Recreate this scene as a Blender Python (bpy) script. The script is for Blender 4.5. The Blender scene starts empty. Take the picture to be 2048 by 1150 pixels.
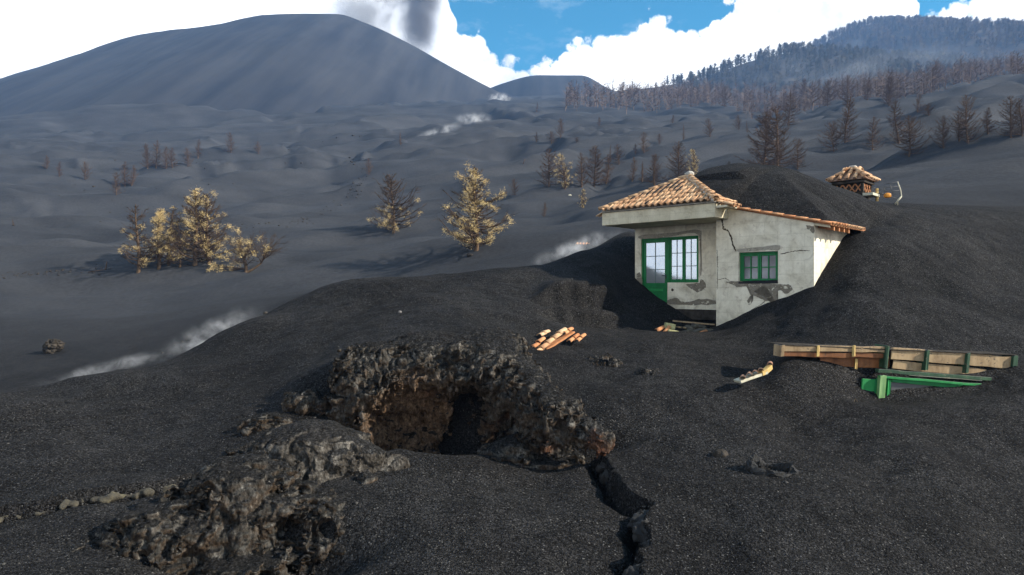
import bpy, bmesh, math, random
import numpy as np
from mathutils import Vector, Matrix

# ------------------------------------------------------------------ camera, sky, sun, exposure
SC = bpy.context.scene
COL = SC.collection
F, CX, CY = 1365.333, 1024.0, 575.0        # focal length and centre, in photograph pixels (24 mm lens)
cam_d = bpy.data.cameras.new('camera')
cam_d.lens = 24.0; cam_d.sensor_width = 36.0
cam_d.clip_start = 0.1; cam_d.clip_end = 20000
cam = bpy.data.objects.new('camera', cam_d); COL.objects.link(cam)
cam.location = (0, 0, 0); cam.rotation_euler = (math.pi/2, 0, 0)
SC.camera = cam

SUN_EL, SUN_AZ = math.radians(30), math.radians(103)     # azimuth clockwise from the view direction: from the right
SUN_DIR = Vector((math.sin(SUN_AZ)*math.cos(SUN_EL), math.cos(SUN_AZ)*math.cos(SUN_EL), math.sin(SUN_EL)))
sun_d = bpy.data.lights.new('sun', 'SUN'); sun_d.energy = 4.4; sun_d.angle = math.radians(1.0); sun_d.color = (1.0, 0.92, 0.80)
sun = bpy.data.objects.new('sun', sun_d); COL.objects.link(sun)
sun.rotation_euler = SUN_DIR.to_track_quat('Z', 'Y').to_euler()

class NT:
    """small node-tree helper"""
    def __init__(self, tree): self.t = tree; self.n = tree.nodes; self.l = tree.links
    def add(self, typ, **kw):
        nd = self.n.new(typ)
        for k, v in kw.items():
            if k.startswith('_'): setattr(nd, k[1:], v)
        for k, v in kw.items():
            if not k.startswith('_'):
                key = int(k[1:]) if (k[0] == 'i' and k[1:].isdigit()) else k.replace('__', ' ')
                self.set(nd.inputs[key], v)
        return nd
    def set(self, sock, v):
        if isinstance(v, bpy.types.NodeSocket): self.l.new(v, sock)
        elif isinstance(v, bpy.types.Node): self.l.new(v.outputs[0], sock)
        else: sock.default_value = v
    def math(self, op, a, b=0.0, clamp=False):
        nd = self.n.new('ShaderNodeMath'); nd.operation = op; nd.use_clamp = clamp
        self.set(nd.inputs[0], a); self.set(nd.inputs[1], b); return nd.outputs[0]
    def mix(self, fac, a, b, mode='MIX'):
        nd = self.n.new('ShaderNodeMix'); nd.data_type = 'RGBA'; nd.blend_type = mode
        self.set(nd.inputs[0], fac); self.set(nd.inputs[6], col4(a)); self.set(nd.inputs[7], col4(b)); return nd.outputs[2]
    def ramp(self, fac, pts, interp='LINEAR'):
        nd = self.n.new('ShaderNodeValToRGB'); cr = nd.color_ramp; cr.interpolation = interp
        while len(cr.elements) < len(pts): cr.elements.new(0.5)
        for e, (p, c) in zip(cr.elements, sorted(pts, key=lambda q: q[0])):
            e.position = p; e.color = col4(c)
        self.set(nd.inputs[0], fac); return nd.outputs[0]
    def noise(self, vec, scale, detail=4.0, rough=0.55, dist=0.0):
        nd = self.n.new('ShaderNodeTexNoise'); nd.inputs['Scale'].default_value = scale
        nd.inputs['Detail'].default_value = detail; nd.inputs['Roughness'].default_value = rough
        nd.inputs['Distortion'].default_value = dist
        if vec is not None: self.l.new(vec, nd.inputs['Vector'])
        return nd.outputs[0]
    def voro(self, vec, scale, feature='F1', out=0):
        nd = self.n.new('ShaderNodeTexVoronoi'); nd.feature = feature; nd.inputs['Scale'].default_value = scale
        if vec is not None: self.l.new(vec, nd.inputs['Vector'])
        return nd.outputs[out]
    def mapping(self, vec, scale=(1, 1, 1), loc=(0, 0, 0), rot=(0, 0, 0)):
        nd = self.n.new('ShaderNodeMapping'); nd.inputs['Scale'].default_value = scale
        nd.inputs['Location'].default_value = loc; nd.inputs['Rotation'].default_value = rot
        self.l.new(vec, nd.inputs['Vector']); return nd.outputs[0]
def col4(c):
    if isinstance(c, (bpy.types.NodeSocket, bpy.types.Node)): return c
    if isinstance(c, (int, float)): return (c, c, c, 1)
    return tuple(c) + (1,) if len(c) == 3 else tuple(c)

# world: clear sky behind a bank of cumulus that stands on the horizon all round, broken cloud overhead
world = bpy.data.worlds.new('World'); SC.world = world; world.use_nodes = True
world.cycles.sampling_method = 'MANUAL'; world.cycles.sample_map_resolution = 256
w = NT(world.node_tree); w.n.clear()
tc = w.add('ShaderNodeTexCoord'); dirv = tc.outputs['Generated']
sky = w.add('ShaderNodeTexSky', _sky_type='NISHITA', _sun_disc=False, _sun_elevation=SUN_EL, _sun_rotation=SUN_AZ,
            _altitude=900.0, _air_density=1.0, _dust_density=0.4, _ozone_density=2.0)
sep = w.add('ShaderNodeSeparateXYZ', i0=dirv)
az = w.math('ARCTAN2', sep.outputs[0], sep.outputs[1])              # 0 = view direction, positive to the right
el = w.math('ARCSINE', w.math('MINIMUM', w.math('MAXIMUM', sep.outputs[2], -1.0), 1.0))
def ang(px, py):
    x, z = (px-CX)/F, (CY-py)/F
    return math.atan2(x, 1.0), math.atan2(z, math.hypot(x, 1.0))
# height of the cloud bank by azimuth (the outline of the cumulus seen over the ridge)
bank = [(-400, 0, 34), (600, 0, 30), (860, 0, 28), (893, -30, 0), (915, 12, 0), (958, 45, 0), (962, 75, 0), (955, 105, 0), (1000, 102, 0),
        (1035, 120, 0), (1070, 133, 0), (1092, 118, 0), (1112, 92, 0), (1160, 72, 0), (1225, 62, 0), (1262, 45, 0), (1300, 5, 0), (1320, 18, 0),
        (1345, 45, 0), (1400, 50, 0), (1440, 22, 0), (1475, -30, 0), (1600, 0, 31), (1790, 0, 27), (1818, 25, 0), (1832, 38, 0), (1860, 8, 0), (1905, -5, 0), (1960, -20, 0), (2100, 0, 30)]
AZ0, AZ1 = -math.pi, math.pi
EL1 = math.radians(40)
pts = []
for px, py, deg in bank:
    a, e = ang(px, py)
    if deg: e = math.radians(deg)
    pts.append(((a-AZ0)/(AZ1-AZ0), e/EL1))
pts += [(0.0, .68), (.12, .74), (.22, .60), (.30, .7), (.72, .66), (.80, .72), (.90, .58), (1.0, .68)]
pts.sort()
crv = w.n.new('ShaderNodeFloatCurve')
cm = crv.mapping; cu = cm.curves[0]; cm.use_clip = False
cu.points[0].location = pts[0]; cu.points[1].location = pts[-1]
for p in pts[1:-1]: cu.points.new(*p)
for p in cu.points: p.handle_type = 'AUTO_CLAMPED'
cm.update()
fluff = w.noise(dirv, 30.0, 9.0, 0.68)
puff = w.voro(dirv, 55.0, 'F1')
wob = w.math('ADD', w.math('MULTIPLY', w.math('SUBTRACT', fluff, 0.5), 0.062), w.math('MULTIPLY', w.math('SUBTRACT', 0.35, puff), 0.028))
azw = w.math('ADD', az, w.math('MULTIPLY', w.math('SUBTRACT', w.noise(dirv, 30.0, 5.0, 0.6), 0.5), 0.03))
w.set(crv.inputs['Value'], w.math('DIVIDE', w.math('SUBTRACT', azw, AZ0), AZ1-AZ0))
top = w.math('MULTIPLY', crv.outputs[0], EL1)
over = w.math('SUBTRACT', w.math('ADD', top, wob), el)              # > 0 inside the bank
m_bank = w.math('MULTIPLY', over, w.math('ADD', 55.0, w.math('MULTIPLY', w.noise(dirv, 11.0, 3.0), 130.0)), True)
flat = w.add('ShaderNodeCombineXYZ', X=w.math('DIVIDE', sep.outputs[0], w.math('ADD', w.math('MAXIMUM', sep.outputs[2], 0.0), 0.25)),
             Y=w.math('DIVIDE', sep.outputs[1], w.math('ADD', w.math('MAXIMUM', sep.outputs[2], 0.0), 0.25)), Z=0.0).outputs[0]
brk = w.noise(flat, 1.9, 8.0, 0.6, 0.3)
m_high = w.math('MULTIPLY', w.math('SUBTRACT', brk, 0.50), 5.0, True)
veil = w.math('MULTIPLY', w.math('SUBTRACT', w.noise(w.mapping(dirv, (1, 1, 2.2)), 17.0, 6.0, 0.62), 0.53), 2.6, True)   # thin wisps in the gaps
high_on = w.math('MULTIPLY', w.math('SUBTRACT', el, math.radians(25)), 5.0, True)
m_all = w.math('MAXIMUM', m_bank, w.math('MAXIMUM', w.math('MULTIPLY', m_high, high_on), w.math('MULTIPLY', veil, 0.30)), True)
skyc = w.mix(1.0, sky.outputs[0], (0.05, 0.64, 0.68), 'MULTIPLY')
shade = w.noise(dirv, 7.0, 6.0, 0.6)
cloudc = w.ramp(shade, [(0.34, (4.3, 4.45, 4.7)), (0.46, (7.6, 7.65, 7.7)), (0.60, (9.2, 9.15, 9.0))])
skyall = w.mix(m_all, skyc, cloudc)
ground_on = w.math('MULTIPLY', el, -14.0, True)
skyall = w.mix(ground_on, skyall, (0.5, 0.5, 0.55))
bg = w.add('ShaderNodeBackground', Color=skyall, Strength=0.1)
w.l.new(bg.outputs[0], w.add('ShaderNodeOutputWorld').inputs[0])

SC.view_settings.view_transform = 'Standard'; SC.view_settings.look = 'None'
SC.view_settings.exposure = 1.22; SC.view_settings.gamma = 1.0; SC.view_settings.use_curve_mapping = False
SC.cycles.max_bounces = 5; SC.cycles.diffuse_bounces = 2; SC.cycles.glossy_bounces = 2
SC.cycles.transparent_max_bounces = 12; SC.cycles.volume_bounces = 1
SC.cycles.use_denoising = True
SC.cycles.sample_clamp_indirect = 4.0

# ------------------------------------------------------------------ helpers
def P(px, py, Y): return Vector((Y*(px-CX)/F, Y, Y*(CY-py)/F))
def tag(o, label=None, cat=None, group=None, kind=None):
    if label: o['label'] = label
    if cat: o['category'] = cat
    if group: o['group'] = group
    if kind: o['kind'] = kind
    return o
def empty(name, loc=(0, 0, 0)):
    o = bpy.data.objects.new(name, None); COL.objects.link(o); o.location = loc; o.empty_display_size = 0.2; return o
def link(name, me, parent=None, mat=None, mw=None):
    o = bpy.data.objects.new(name, me); COL.objects.link(o)
    if mat is not None and len(me.materials) == 0: me.materials.append(mat)
    if mw is not None: o.matrix_world = mw
    if parent is not None:
        o.parent = parent
        o.matrix_parent_inverse = parent_inv(parent)
    return o
def parent_inv(p):
    m = Matrix.Identity(4); q = p
    chain = []
    while q is not None: chain.append(q); q = q.parent
    for q in reversed(chain):
        m = m @ (q.matrix_parent_inverse @ q.matrix_basis if q.parent else q.matrix_basis)
    return m.inverted()
def mesh_np(name, V, Fq, smooth=True):
    """V (n,3), Fq (m,k) with constant k"""
    V = np.asarray(V, np.float32); Fq = np.asarray(Fq, np.int32)
    me = bpy.data.meshes.new(name)
    me.vertices.add(len(V)); me.vertices.foreach_set('co', V.ravel())
    k = Fq.shape[1]
    me.loops.add(Fq.size); me.loops.foreach_set('vertex_index', Fq.ravel())
    me.polygons.add(len(Fq)); me.polygons.foreach_set('loop_start', np.arange(0, Fq.size, k, dtype=np.int32))
    if smooth: me.polygons.foreach_set('use_smooth', np.ones(len(Fq), bool))
    me.update(calc_edges=True); me.validate()
    return me
def mesh_py(name, V, Fs, smooth=False):
    me = bpy.data.meshes.new(name); me.from_pydata([tuple(v) for v in V], [], Fs); me.update()
    if smooth: me.polygons.foreach_set('use_smooth', np.ones(len(me.polygons), bool))
    return me
def grid_faces(nr, nc):
    i = np.arange(nr*nc).reshape(nr, nc)
    return np.stack([i[:-1, :-1], i[:-1, 1:], i[1:, 1:], i[1:, :-1]], -1).reshape(-1, 4)
def sstep(a, b, x):
    t = np.clip((x-a)/(b-a), 0, 1); return t*t*(3-2*t)

# lattice noise in numpy
_rs = np.random.RandomState(7)
_perm = np.concatenate([_rs.permutation(1024)]*3)
_val = _rs.rand(1024)*2-1
def vnoise2(x, y, s=0):
    xi = np.floor(x).astype(np.int64); yi = np.floor(y).astype(np.int64); fx = x-xi; fy = y-yi
    fx = fx*fx*fx*(fx*(fx*6-15)+10); fy = fy*fy*fy*(fy*(fy*6-15)+10)
    h = lambda a, b: _val[_perm[(_perm[(a+s) & 1023]+b) & 1023]]
    return (h(xi, yi)*(1-fx)+h(xi+1, yi)*fx)*(1-fy)+(h(xi, yi+1)*(1-fx)+h(xi+1, yi+1)*fx)*fy
def fbm2(x, y, o=4, s=0, g=0.5):
    r = 0; a = 1; f = 1.0
    for k in range(o): r = r+a*vnoise2(x*f+13.7*k, y*f-7.1*k, s+31*k); a *= g; f *= 2.03
    return r
def vnoise3(p, s=0):
    pi = np.floor(p).astype(np.int64); f = p-pi; f = f*f*f*(f*(f*6-15)+10)
    x, y, z = pi[..., 0], pi[..., 1], pi[..., 2]; fx, fy, fz = f[..., 0], f[..., 1], f[..., 2]
    px0 = _perm[(x+s) & 1023]; px1 = _perm[(x+1+s) & 1023]
    def h(q, b, c): return _val[_perm[(_perm[(q+b) & 1023]+c) & 1023]]
    a = (h(px0, y, z)*(1-fx)+h(px1, y, z)*fx)*(1-fy)+(h(px0, y+1, z)*(1-fx)+h(px1, y+1, z)*fx)*fy
    b = (h(px0, y, z+1)*(1-fx)+h(px1, y, z+1)*fx)*(1-fy)+(h(px0, y+1, z+1)*(1-fx)+h(px1, y+1, z+1)*fx)*fy
    return a*(1-fz)+b*fz
def fbm3(p, o=4, s=0, g=0.5):
    r = 0; a = 1.0; f = 1.0
    for k in range(o): r = r+a*vnoise3(p*f+11.3*k, s+17*k); a *= g; f *= 2.03
    return r

# ------------------------------------------------------------------ materials
MATS = {}
def new_mat(name):
    m = bpy.data.materials.new(name); m.use_nodes = True; t = NT(m.node_tree); t.n.clear()
    out = t.add('ShaderNodeOutputMaterial'); b = t.add('ShaderNodeBsdfPrincipled')
    t.l.new(b.outputs[0], out.inputs[0]); MATS[name] = m
    return m, t, b, out
def bump(t, b, h, strength=0.5, dist=0.02):
    nd = t.add('ShaderNodeBump', Height=h); nd.inputs['Strength'].default_value = strength; nd.inputs['Distance'].default_value = dist
    t.l.new(nd.outputs[0], b.inputs['Normal'])

def ash_nodes(t, k=1.0):
    pos = t.add('ShaderNodeNewGeometry').outputs['Position']
    big = t.noise(pos, 0.35, 5.0, 0.6)
    base = t.ramp(big, [(0.32, (0.0125*k, 0.0121*k, 0.0121*k)), (0.68, (0.0245*k, 0.0238*k, 0.0235*k))])
    base = t.mix(1.0, base, t.ramp(t.noise(pos, 1.9, 6.0, 0.65, 0.5), [(0.30, 0.66), (0.5, 1.0), (0.72, 1.32)]), 'MULTIPLY')
    vc = t.add('ShaderNodeTexVoronoi', Scale=46.0, Vector=pos)
    grain = t.add('ShaderNodeSeparateColor', i0=vc.outputs['Color'])
    base = t.mix(1.0, base, t.ramp(grain.outputs[0], [(0.0, 0.22), (0.6, 1.0), (1.0, 2.2)]), 'MULTIPLY')
    wv = t.add('ShaderNodeTexNoise', Scale=45.0, Vector=pos); wv.inputs['Detail'].default_value = 2.0
    wp = t.add('ShaderNodeVectorMath', _operation='MULTIPLY_ADD', i0=wv.outputs['Color'], i1=(0.035, 0.035, 0.035), i2=pos).outputs[0]
    vc2 = t.add('ShaderNodeTexVoronoi', Scale=30.0, Vector=wp)
    g2 = t.add('ShaderNodeSeparateColor', i0=vc2.outputs['Color'])
    speck = t.math('GREATER_THAN', g2.outputs[1], 0.92)
    core = t.math('LESS_THAN', vc2.outputs['Distance'], 0.33)
    base = t.mix(t.math('MULTIPLY', t.math('MULTIPLY', speck, core), 0.8), base, (0.135, 0.131, 0.124))
    h = t.math('ADD', t.math('MULTIPLY', t.math('SUBTRACT', 0.6, vc.outputs['Distance']), 0.5),
               t.math('ADD', t.math('MULTIPLY', t.math('SUBTRACT', 0.6, vc2.outputs['Distance']), 0.7), t.math('MULTIPLY', t.noise(pos, 6.0, 6.0, 0.65), 1.5)))
    return base, h, pos
def mk_ash():
    m, t, b, o = new_mat('ash')
    base, h, pos = ash_nodes(t)
    # fine dust lies paler beyond the near hump
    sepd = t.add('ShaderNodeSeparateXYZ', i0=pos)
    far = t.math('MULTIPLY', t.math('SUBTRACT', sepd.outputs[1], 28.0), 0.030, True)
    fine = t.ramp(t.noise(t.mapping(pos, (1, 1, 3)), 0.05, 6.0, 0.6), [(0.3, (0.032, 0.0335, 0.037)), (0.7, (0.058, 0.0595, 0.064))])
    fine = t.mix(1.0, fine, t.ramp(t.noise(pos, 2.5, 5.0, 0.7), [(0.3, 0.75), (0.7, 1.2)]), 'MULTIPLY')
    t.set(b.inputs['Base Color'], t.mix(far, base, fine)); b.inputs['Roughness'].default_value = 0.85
    b.inputs['Specular IOR Level'].default_value = 0.05
    bump(t, b, h, 1.0, 0.032)
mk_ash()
def mk_flank(name, c0, c1):
    m, t, b, o = new_mat(name)
    pos = t.add('ShaderNodeNewGeometry').outputs['Position']
    st = t.noise(t.mapping(pos, (0.05, 0.003, 0.004)), 1.0, 6.0, 0.6)
    t.set(b.inputs['Base Color'], t.ramp(t.math('ADD', t.math('MULTIPLY', st, 0.72), t.math('MULTIPLY', t.noise(pos, 0.012, 5.0), 0.28)), [(0.35, c0), (0.65, c1)]))
    b.inputs['Roughness'].default_value = 0.95; b.inputs['Specular IOR Level'].default_value = 0.1
mk_flank('cone_ash', (0.018, 0.019, 0.023), (0.046, 0.045, 0.046))
mk_flank('hill_soil', (0.055, 0.046, 0.038), (0.10, 0.082, 0.064))
# ------------------------------------------------------------------ terrain
def pchip(x, y, xq):
    x = np.asarray(x, float); y = np.asarray(y, float); h = np.diff(x); d = np.diff(y)/h
    m = np.zeros(len(x)); m[0] = d[0]; m[-1] = d[-1]
    for i in range(1, len(x)-1):
        if d[i-1]*d[i] > 0:
            w1 = 2*h[i]+h[i-1]; w2 = h[i]+2*h[i-1]; m[i] = (w1+w2)/(w1/d[i-1]+w2/d[i])
    i = np.clip(np.searchsorted(x, xq)-1, 0, len(x)-2); t = (xq-x[i])/h[i]; t = np.clip(t, 0, 1)
    return (2*t**3-3*t**2+1)*y[i]+(t**3-2*t**2+t)*h[i]*m[i]+(-2*t**3+3*t**2)*y[i+1]+(t**3-t**2)*h[i]*m[i+1]
NEAR = (4.5, 1606)
PROF = {   # bearing column -> (distance in metres, where that ground lies below or above eye level, in photograph pixels)
 -700: [NEAR, (8, 1180), (10, 1040), (12, 920), (14, 850), (18, 860), (24, 840), (32, 780), (45, 680), (60, 620), (80, 570), (120, 490), (200, 400), (320, 330), (500, 285), (900, 270), (3200, 262)],
 0:    [NEAR, (8, 1150), (10, 1010), (12, 880), (14, 784), (15, 784), (18, 806), (24, 802), (30, 770), (40, 690), (55, 612), (72, 555), (100, 490), (140, 430), (200, 362), (300, 305), (450, 268), (700, 262), (3200, 250)],
 250:  [NEAR, (8, 1150), (10, 1010), (12.5, 885), (14.5, 795), (16, 737), (17, 738), (20, 772), (27, 752), (33, 716), (42, 665), (55, 608), (70, 556), (85, 522), (110, 477), (150, 420), (200, 372), (300, 308), (450, 266), (700, 258), (3200, 250)],
 500:  [NEAR, (8, 1150), (10, 1010), (12, 872), (14, 792), (17, 706), (20, 642), (21.2, 643), (25, 676), (33, 658), (42, 622), (55, 580), (72, 537), (90, 507), (120, 460), (160, 412), (220, 358), (300, 310), (420, 268), (700, 255), (3200, 245)],
 700:  [NEAR, (8, 1135), (10, 985), (12, 862), (13.1, 795), (14.0, 715), (15.2, 686), (17, 664), (20, 600), (22, 561), (23.2, 562), (28, 592), (38, 578), (50, 556), (70, 525), (90, 495), (120, 452), (160, 405), (220, 350), (300, 298), (400, 250), (520, 216), (560, 216), (800, 230), (3200, 230)],
 900:  [NEAR, (8, 1110), (10, 985), (11.5, 905), (13, 815), (13.9, 705), (14.9, 664), (17, 638), (19, 608), (23, 549), (24.2, 550), (30, 574), (40, 556), (52, 531), (70, 502), (90, 470), (120, 425), (160, 375), (220, 325), (300, 280), (400, 245), (550, 213), (900, 200), (3200, 200)],
 1080: [NEAR, (8, 1110), (10, 990), (12, 905), (13, 838), (14, 770), (15.2, 726), (16.2, 709), (18.2, 660), (20, 612), (22, 572), (24.5, 530), (25.6, 531), (32, 552), (43, 526), (55, 500), (70, 475), (90, 445), (120, 400), (160, 355), (220, 310), (300, 270), (400, 240), (550, 210), (900, 192), (3200, 190)],
 1180: [NEAR, (8, 1130), (10, 985), (12, 880), (14, 782), (16.5, 706), (19, 664), (20.6, 640), (22, 590), (24, 545), (26.5, 498), (28, 499), (35, 520), (45, 500), (60, 472), (80, 440), (120, 392), (160, 350), (220, 305), (300, 268), (400, 238), (600, 205), (900, 187), (3200, 185)],
 1265: [NEAR, (8, 1130), (10, 985), (12, 880), (14, 785), (17, 702), (19.5, 665), (21, 655), (22.5, 630), (24, 585), (26, 530), (28, 462), (30, 458), (37, 478), (50, 462), (70, 440), (90, 413), (120, 378), (160, 340), (220, 300), (300, 265), (400, 235), (600, 203), (900, 184), (3200, 180)],
 1350: [NEAR, (8, 1140), (10, 985), (12, 880), (14, 788), (17, 704), (19.5, 669), (20.8, 666), (22.0, 672), (23, 648), (24, 612), (25, 602), (27, 570), (30, 500), (40, 480), (60, 440), (90, 398), (120, 365), (160, 332), (220, 294), (300, 260), (400, 232), (600, 203), (900, 180), (3200, 175)],
 1432: [NEAR, (8, 1145), (10, 985), (12, 880), (14, 790), (17, 710), (19.5, 674), (21, 662), (22, 655), (24, 640), (27, 580), (31, 480), (40, 440), (60, 412), (90, 376), (120, 350), (160, 322), (220, 288), (300, 255), (400, 228), (600, 200), (900, 176), (3200, 170)],
 1510: [NEAR, (7.8, 1150), (9.5, 1012), (11.5, 905), (14, 793), (15.2, 750), (17, 712), (19.4, 655), (21.1, 619), (23, 585), (26, 500), (30, 430), (36, 410), (45, 408), (60, 398), (80, 366), (100, 345), (140, 318), (200, 286), (300, 250), (450, 220), (700, 190), (3200, 165)],
 1570: [NEAR, (7.8, 1150), (9.5, 1014), (11.5, 908), (13.6, 816), (14.3, 764), (14.8, 722), (15.6, 704), (17, 684), (19.2, 632), (20.6, 594), (22, 545), (24.5, 470), (28, 422), (33, 402), (45, 404), (60, 394), (80, 362), (100, 340), (140, 312), (200, 279), (300, 244), (450, 214), (700, 185), (3200, 158)],
 1628: [NEAR, (7.8, 1150), (9.5, 1015), (11.5, 912), (13.6, 822), (14.4, 768), (14.8, 724), (15.5, 700), (16.5, 680), (18.4, 622), (20, 566), (21.5, 518), (23, 480), (25, 440), (28, 410), (32, 395), (36, 396), (45, 400), (55, 392), (80, 358), (100, 336), (140, 306), (200, 272), (300, 238), (450, 208), (700, 180), (3200, 150)],
 1750: [NEAR, (8, 1150), (9.7, 1015), (11.5, 915), (13.9, 812), (14.85, 790), (15.3, 714), (15.9, 684), (17, 634), (18.5, 570), (20, 507), (21, 474), (22.5, 446), (24.5, 426), (27, 411), (29, 405), (32, 404), (40, 412), (55, 388), (75, 346), (100, 315), (140, 280), (200, 248), (300, 214), (500, 180), (800, 160), (3200, 130)],
 1900: [NEAR, (8.2, 1150), (10, 1012), (12, 905), (14.0, 814), (15.0, 789), (15.5, 724), (16.2, 688), (17.5, 634), (19.5, 560), (21, 507), (22.5, 466), (25, 432), (27.5, 414), (30, 410), (34, 417), (48, 402), (58, 370), (80, 312), (105, 275), (140, 245), (200, 215), (300, 188), (500, 162), (800, 145), (3200, 120)],
 2060: [NEAR, (8.5, 1150), (10.5, 1010), (12.5, 900), (14, 805), (15, 745), (16.5, 690), (19, 608), (22, 530), (25, 460), (28, 418), (30, 413), (34, 420), (46, 402), (58, 350), (75, 305), (95, 278), (120, 248), (160, 218), (220, 188), (350, 160), (600, 140), (3200, 110)],
 2750: [NEAR, (8.5, 1150), (10.5, 1010), (12.5, 895), (14, 800), (16.5, 680), (19, 600), (22, 515), (25, 445), (28, 400), (32, 385), (45, 355), (60, 312), (90, 255), (160, 190), (350, 140), (600, 120), (3200, 100)],
}
LV = np.linspace(math.log(4.5), math.log(3200), 900)
_cols = sorted(PROF)
_tab = np.array([pchip([math.log(a) for a, b in PROF[c]], [b for a, b in PROF[c]], LV) for c in _cols])
GP = np.arange(-700, 2751, 10.0)
_T = np.empty((len(GP), len(LV)))
for j in range(len(LV)): _T[:, j] = pchip(_cols, _tab[:, j], GP)
def _blur(A, n, ax):
    k = np.hanning(n+2)[1:-1]; k /= k.sum(); pad = [(0, 0), (0, 0)]; pad[ax] = (n//2, n//2)
    B = np.pad(A, pad, mode='edge'); return np.apply_along_axis(lambda v: np.convolve(v, k, 'valid'), ax, B)
_T = _blur(_T, 9, 0); _T = _blur(_T, 5, 1)

def ray_x(px, Y): return Y*(px-CX)/F
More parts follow.
